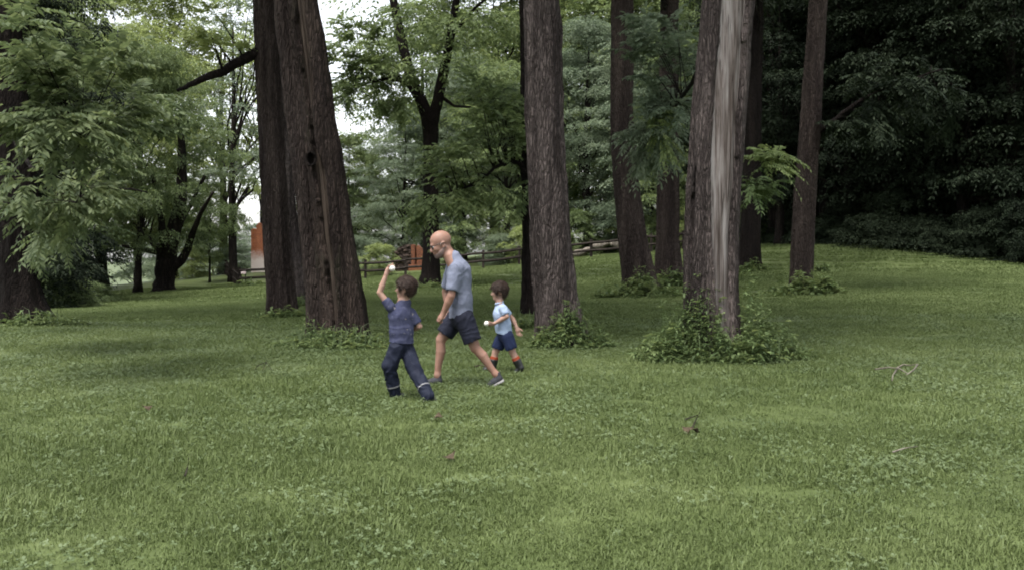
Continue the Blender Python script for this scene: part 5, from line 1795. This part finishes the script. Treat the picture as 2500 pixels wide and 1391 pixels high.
def person_thrower():
    D = 10.3
    J = lambda px, py, dy=0.0: at(px, py, D + dy)
    p = at(1000, 970, D)
    t = thing('person', 'boy in navy printed shirt and rain trousers, arm raised to throw', 'person', (p[0], p[1], gz1(p[0], p[1])))
    LAT = unit(np.array([-0.85, -0.5, 0]))
    head = J(990, 705, 0.0); fw = np.array([-0.98, 0.12, 0.10]); up = np.array([0.12, 0, 0.99])
    s = 0.92
    b = Field(0.022)
    nb = J(986, 733)
    L, A, ax = head_prims(b, head, fw, up, s, child=True)
    b.cone(L(-0.025, 0, -0.06), nb, 0.040, 0.043, 0.025)
    shL, shR = J(953, 749, -0.06), J(1004, 764, 0.06)
    elL, wrL = J(927, 714, -0.06), J(943, 669, -0.05)
    elR, wrR = J(1024, 796, 0.05), J(1003, 806, 0.19)
    ch, be, pe = J(978, 768), J(980, 808), J(981, 842)
    b.cone(nb, ch, 0.045, 0.075, wide=(LAT, 1.4)).cone(ch, be, 0.078, 0.074, wide=(LAT, 1.4)).cone(be, pe, 0.074, 0.078, wide=(LAT, 1.4))
    for s_, e_, w_ in ((shL, elL, wrL), (shR, elR, wrR)):
        b.cone(s_, e_, 0.036, 0.030).cone(e_, e_ + (w_ - e_) * 0.35, 0.030, 0.031, 0.005).cone(e_ + (w_ - e_) * 0.35, w_, 0.031, 0.021, 0.005)
    hand(b, wrL, J(951, 648, -0.03) - wrL, np.array([0.8, -0.2, 0.1]), 0.80, curl=(0.5, 0.8, 0.6), mirror=1, point=True)
    hand(b, wrR, np.array([-0.6, 0.6, 0.1]), np.array([-0.2, -0.3, -1.0]), 0.78, curl=(0.9, 1.0, 0.8))
    hpL, hpR = J(968, 850, -0.05), J(993, 852, 0.05)
    knL, anL = J(950, 893, -0.07), J(964, 955, 0.0)
    knR, anR = J(1012, 902, -0.08), J(1044, 962, -0.26)
    for h_, k_, a_ in ((hpL, knL, anL), (hpR, knR, anR)):
        b.cone(h_, k_, 0.062, 0.045).cone(k_, a_, 0.042, 0.03)
    part(t, b, 'body', M['skin_boy'], 0.0055)
    f = Field(0.025)
    f.cone(nb + np.array([0.005, 0, -0.02]), ch, 0.055, 0.092, wide=(LAT, 1.36)).cone(ch, be, 0.098, 0.100, wide=(LAT, 1.32)).cone(be, J(980, 855), 0.100, 0.108, wide=(LAT, 1.25))
    f.cone(shL, shL + (elL - shL) * 0.42, 0.054, 0.050, 0.02).cone(shR, shR + (elR - shR) * 0.68, 0.056, 0.054, 0.02)
    f.cut(J(980, 836), np.array([-0.10, 0, -1.0]))
    f.disp = folds(13, 0.006, ((0.8, 0.1, -0.55), (0.3, 0.3, 0.9)), 28.0)
    opening(f, shL + (elL - shL) * 0.46, elL - shL, 0.052, 0.03, 0.008)
    opening(f, shR + (elR - shR) * 0.74, elR - shR, 0.056, 0.03, 0.008)
    part(t, f, 'shirt', M['tee_print'], 0.005)
    f = Field(0.02)
    f.cone(J(980, 828), pe, 0.082, 0.088, wide=(LAT, 1.3))
    for h_, k_, a_ in ((hpL, knL, anL), (hpR, knR, anR)):
        f.cone(h_, k_, 0.086, 0.076).cone(k_, k_ + (a_ - k_) * 0.7, 0.076, 0.070).cone(k_ + (a_ - k_) * 0.7, a_ + (a_ - k_) * 0.06, 0.070, 0.062)
    FD = f.disp = folds(17, 0.012, ((0.3, 0.2, 0.9), (-0.7, 0.1, 0.7), (0.8, 0.3, 0.4)), 27.0)
    tr = part(t, f, 'rain_trousers', M['rain'], 0.006)
    for h_, k_, a_, q in ((hpL, knL, anL, 0.76), (hpR, knR, anR, 0.72)):
        d = unit(a_ - k_); c = k_ + (a_ - k_) * q
        f = Field(0.01)
        f.cone(k_ + (a_ - k_) * 0.7 - d * 0.1, k_ + (a_ - k_) * 0.7, 0.0755, 0.0735).cone(k_ + (a_ - k_) * 0.7, a_ + (a_ - k_) * 0.06, 0.0735, 0.0655)
        f.disp = FD
        f.cut(c + d * 0.009, d).cut(c - d * 0.009, -d)
        part(t, f, 'reflective_band', M['band'], 0.0035, parent=tr)
    shoe(t, J(957, 968, -0.0), J(987, 970, 0.10), 0.036, 0.07, (M['boot'], M['sole_dark']), J(966, 957, 0.01))
    shoe(t, J(1033, 979, -0.27), J(1067, 982, -0.25), 0.036, 0.07, (M['shoe'], M['sole_grey']), J(1044, 963, -0.26))
    hair_cap(t, L, A, ax, s, 5, vol=0.021)
    eyes(t, L, s, M['iris'])
    # the white ball in the raised hand
    c = J(957, 655, -0.035)
    ball_at('ball', 'white ball in the raised hand of the throwing boy', c, 0.033)


def ball_at(name, label, c, r):
    bm = bmesh.new(); bmesh.ops.create_uvsphere(bm, u_segments=24, v_segments=16, radius=r)
    me = bpy.data.meshes.new(name); bm.to_mesh(me); bm.free()
    me.polygons.foreach_set('use_smooth', [True] * len(me.polygons))
    o = new_obj(name, me, M['ball'])
    o.location = tuple(c)
    tag(o, label, 'ball', 'white balls held by the boys')
    seam = Soup()
    P = []
    for a in np.linspace(0, 2 * np.pi, 40):
        v = unit(np.array([math.cos(a), math.sin(a), 0.55 * math.sin(2 * a)]))
        P.append(v * r * 1.005)
    seam.tube(P, 0.0012, 5, cap=False).build('seam', plain('seam_tan', (0.42, 0.36, 0.30)), o)
    return o


def person_small():
    D = 12.4
    J = lambda px, py, dy=0.0: at(px, py, D + dy)
    p = at(1235, 908, D)
    t = thing('person', 'small boy in pale blue polo, navy shorts and black boots walking left', 'person', (p[0], p[1], gz1(p[0], p[1])))
    LAT = unit(np.array([0.15, -1.0, 0]))
    head = J(1219, 712); fw = np.array([-0.99, -0.08, -0.04]); up = np.array([-0.02, 0, 1.0])
    s = 0.92
    b = Field(0.022)
    nb = J(1219, 735)
    L, A, ax = head_prims(b, head, fw, up, s, child=True)
    b.cone(L(-0.025, 0, -0.06), nb, 0.038, 0.041, 0.025)
    shL, shR = J(1228, 753, -0.115), J(1228, 752, 0.12)
    elL, wrL = J(1237, 772, -0.155), J(1207, 789, -0.14)
    elR, wrR = J(1252, 779, 0.13), J(1261, 798, 0.09)
    ch, be, pe = J(1223, 765), J(1228, 793), J(1233, 818)
    b.cone(nb, ch, 0.045, 0.075, wide=(LAT, 1.4)).cone(ch, be, 0.078, 0.080, wide=(LAT, 1.32)).cone(be, pe, 0.080, 0.082, wide=(LAT, 1.3))
    for s_, e_, w_ in ((shL, elL, wrL), (shR, elR, wrR)):
        b.cone(s_, e_, 0.036, 0.030).cone(e_, e_ + (w_ - e_) * 0.35, 0.030, 0.030, 0.005).cone(e_ + (w_ - e_) * 0.35, w_, 0.030, 0.020, 0.005)
    hand(b, wrL, J(1194, 792, -0.14) - wrL, np.array([-0.2, 0.5, 0.8]), 0.72, curl=(0.5, 0.7, 0.6), mirror=-1)
    hand(b, wrR, J(1268, 820, 0.07) - wrR, np.array([0.4, -0.8, 0.1]), 0.76, curl=(0.25, 0.4, 0.3), mirror=-1)
    hpL, hpR = J(1239, 822, -0.065), J(1227, 822, 0.07)
    knL, anL = J(1252, 860, -0.065), J(1269, 895, -0.06)
    knR, anR = J(1209, 860, 0.06), J(1203, 893, 0.05)
    for h_, k_, a_ in ((hpL, knL, anL), (hpR, knR, anR)):
        b.cone(h_, k_, 0.068, 0.043).cone(k_, k_ + (a_ - k_) * 0.4, 0.041, 0.043, 0.005).cone(k_ + (a_ - k_) * 0.4, a_, 0.043, 0.028, 0.005)
    part(t, b, 'body', M['skin_boy'], 0.0055)
    f = Field(0.025)
    f.cone(nb + np.array([0.005, 0, -0.02]), ch, 0.05, 0.094, wide=(LAT, 1.35)).cone(ch, be, 0.098, 0.100, wide=(LAT, 1.3)).cone(be, J(1233, 830), 0.100, 0.108, wide=(LAT, 1.25))
    f.cone(shL, shL + (elL - shL) * 0.55, 0.056, 0.052, 0.02).cone(shR, shR + (elR - shR) * 0.5, 0.054, 0.05, 0.02)
    f.cut(J(1231, 815), np.array([-0.18, 0, -1.0]))
    f.disp = folds(23, 0.0045, ((0.6, 0.1, 0.7), (-0.4, 0.3, 0.9)), 30.0)
    opening(f, shL + (elL - shL) * 0.70, elL - shL, 0.054, 0.03, 0.008)
    opening(f, shR + (elR - shR) * 0.62, elR - shR, 0.052, 0.03, 0.008)
    sh = part(t, f, 'polo_shirt', M['polo'], 0.005)
    f = Field(0.01)
    f.ell(nb + np.array([0.0, 0, -0.020]), (np.array([1, 0, 0.35]), LAT, np.array([-0.35, 0, 1])), (0.062, 0.072, 0.022), 0.01)
    part(t, f, 'collar', M['polo'], 0.005, parent=sh)
    f = Field(0.02)
    f.cone(J(1232, 806), pe, 0.086, 0.090, wide=(LAT, 1.32))
    for h_, k_ in ((hpL, knL), (hpR, knR)):
        f.cone(h_, h_ + (k_ - h_) * 0.62, 0.084, 0.080)
        opening(f, h_ + (k_ - h_) * 0.70, k_ - h_, 0.082, 0.035, 0.008)
    f.disp = folds(27, 0.006, ((0.9, 0.2, 0.4), (-0.5, 0.4, 0.8)), 44.0)
    part(t, f, 'shorts', M['short_navy'], 0.005)
    for h_, k_, a_, toe, dy in ((hpL, knL, anL, (1262, 913), -0.06), (hpR, knR, anR, (1184, 909), 0.05)):
        d = unit(a_ - k_)
        f = Field(0.012)
        tp = k_ + (a_ - k_) * 0.50
        f.cone(tp, a_ + d * 0.01, 0.057, 0.047)
        f.cone(a_ + d * 0.015, J(toe[0], toe[1] - 7, dy), 0.046, 0.036, wide=(LAT, 1.1))
        f.cut(tp + d * 0.0, -d)
        bt = part(t, f, 'boot', M['boot'], 0.0055)
        f = Field(0.008)
        f.cone(tp - d * 0.045, tp + d * 0.02, 0.050, 0.053)
        f.cut(tp - d * 0.035, -d).cut(tp + d * 0.006, d)
        part(t, f, 'sock', M['sock'], 0.005, parent=bt)
    hair_cap(t, L, A, ax, s, 9, vol=0.020)
    eyes(t, L, s, M['iris'])
    ball_at('ball', 'white ball in the lowered hand of the small boy', J(1188, 789, -0.14), 0.032)


person_man()
person_thrower()
person_small()
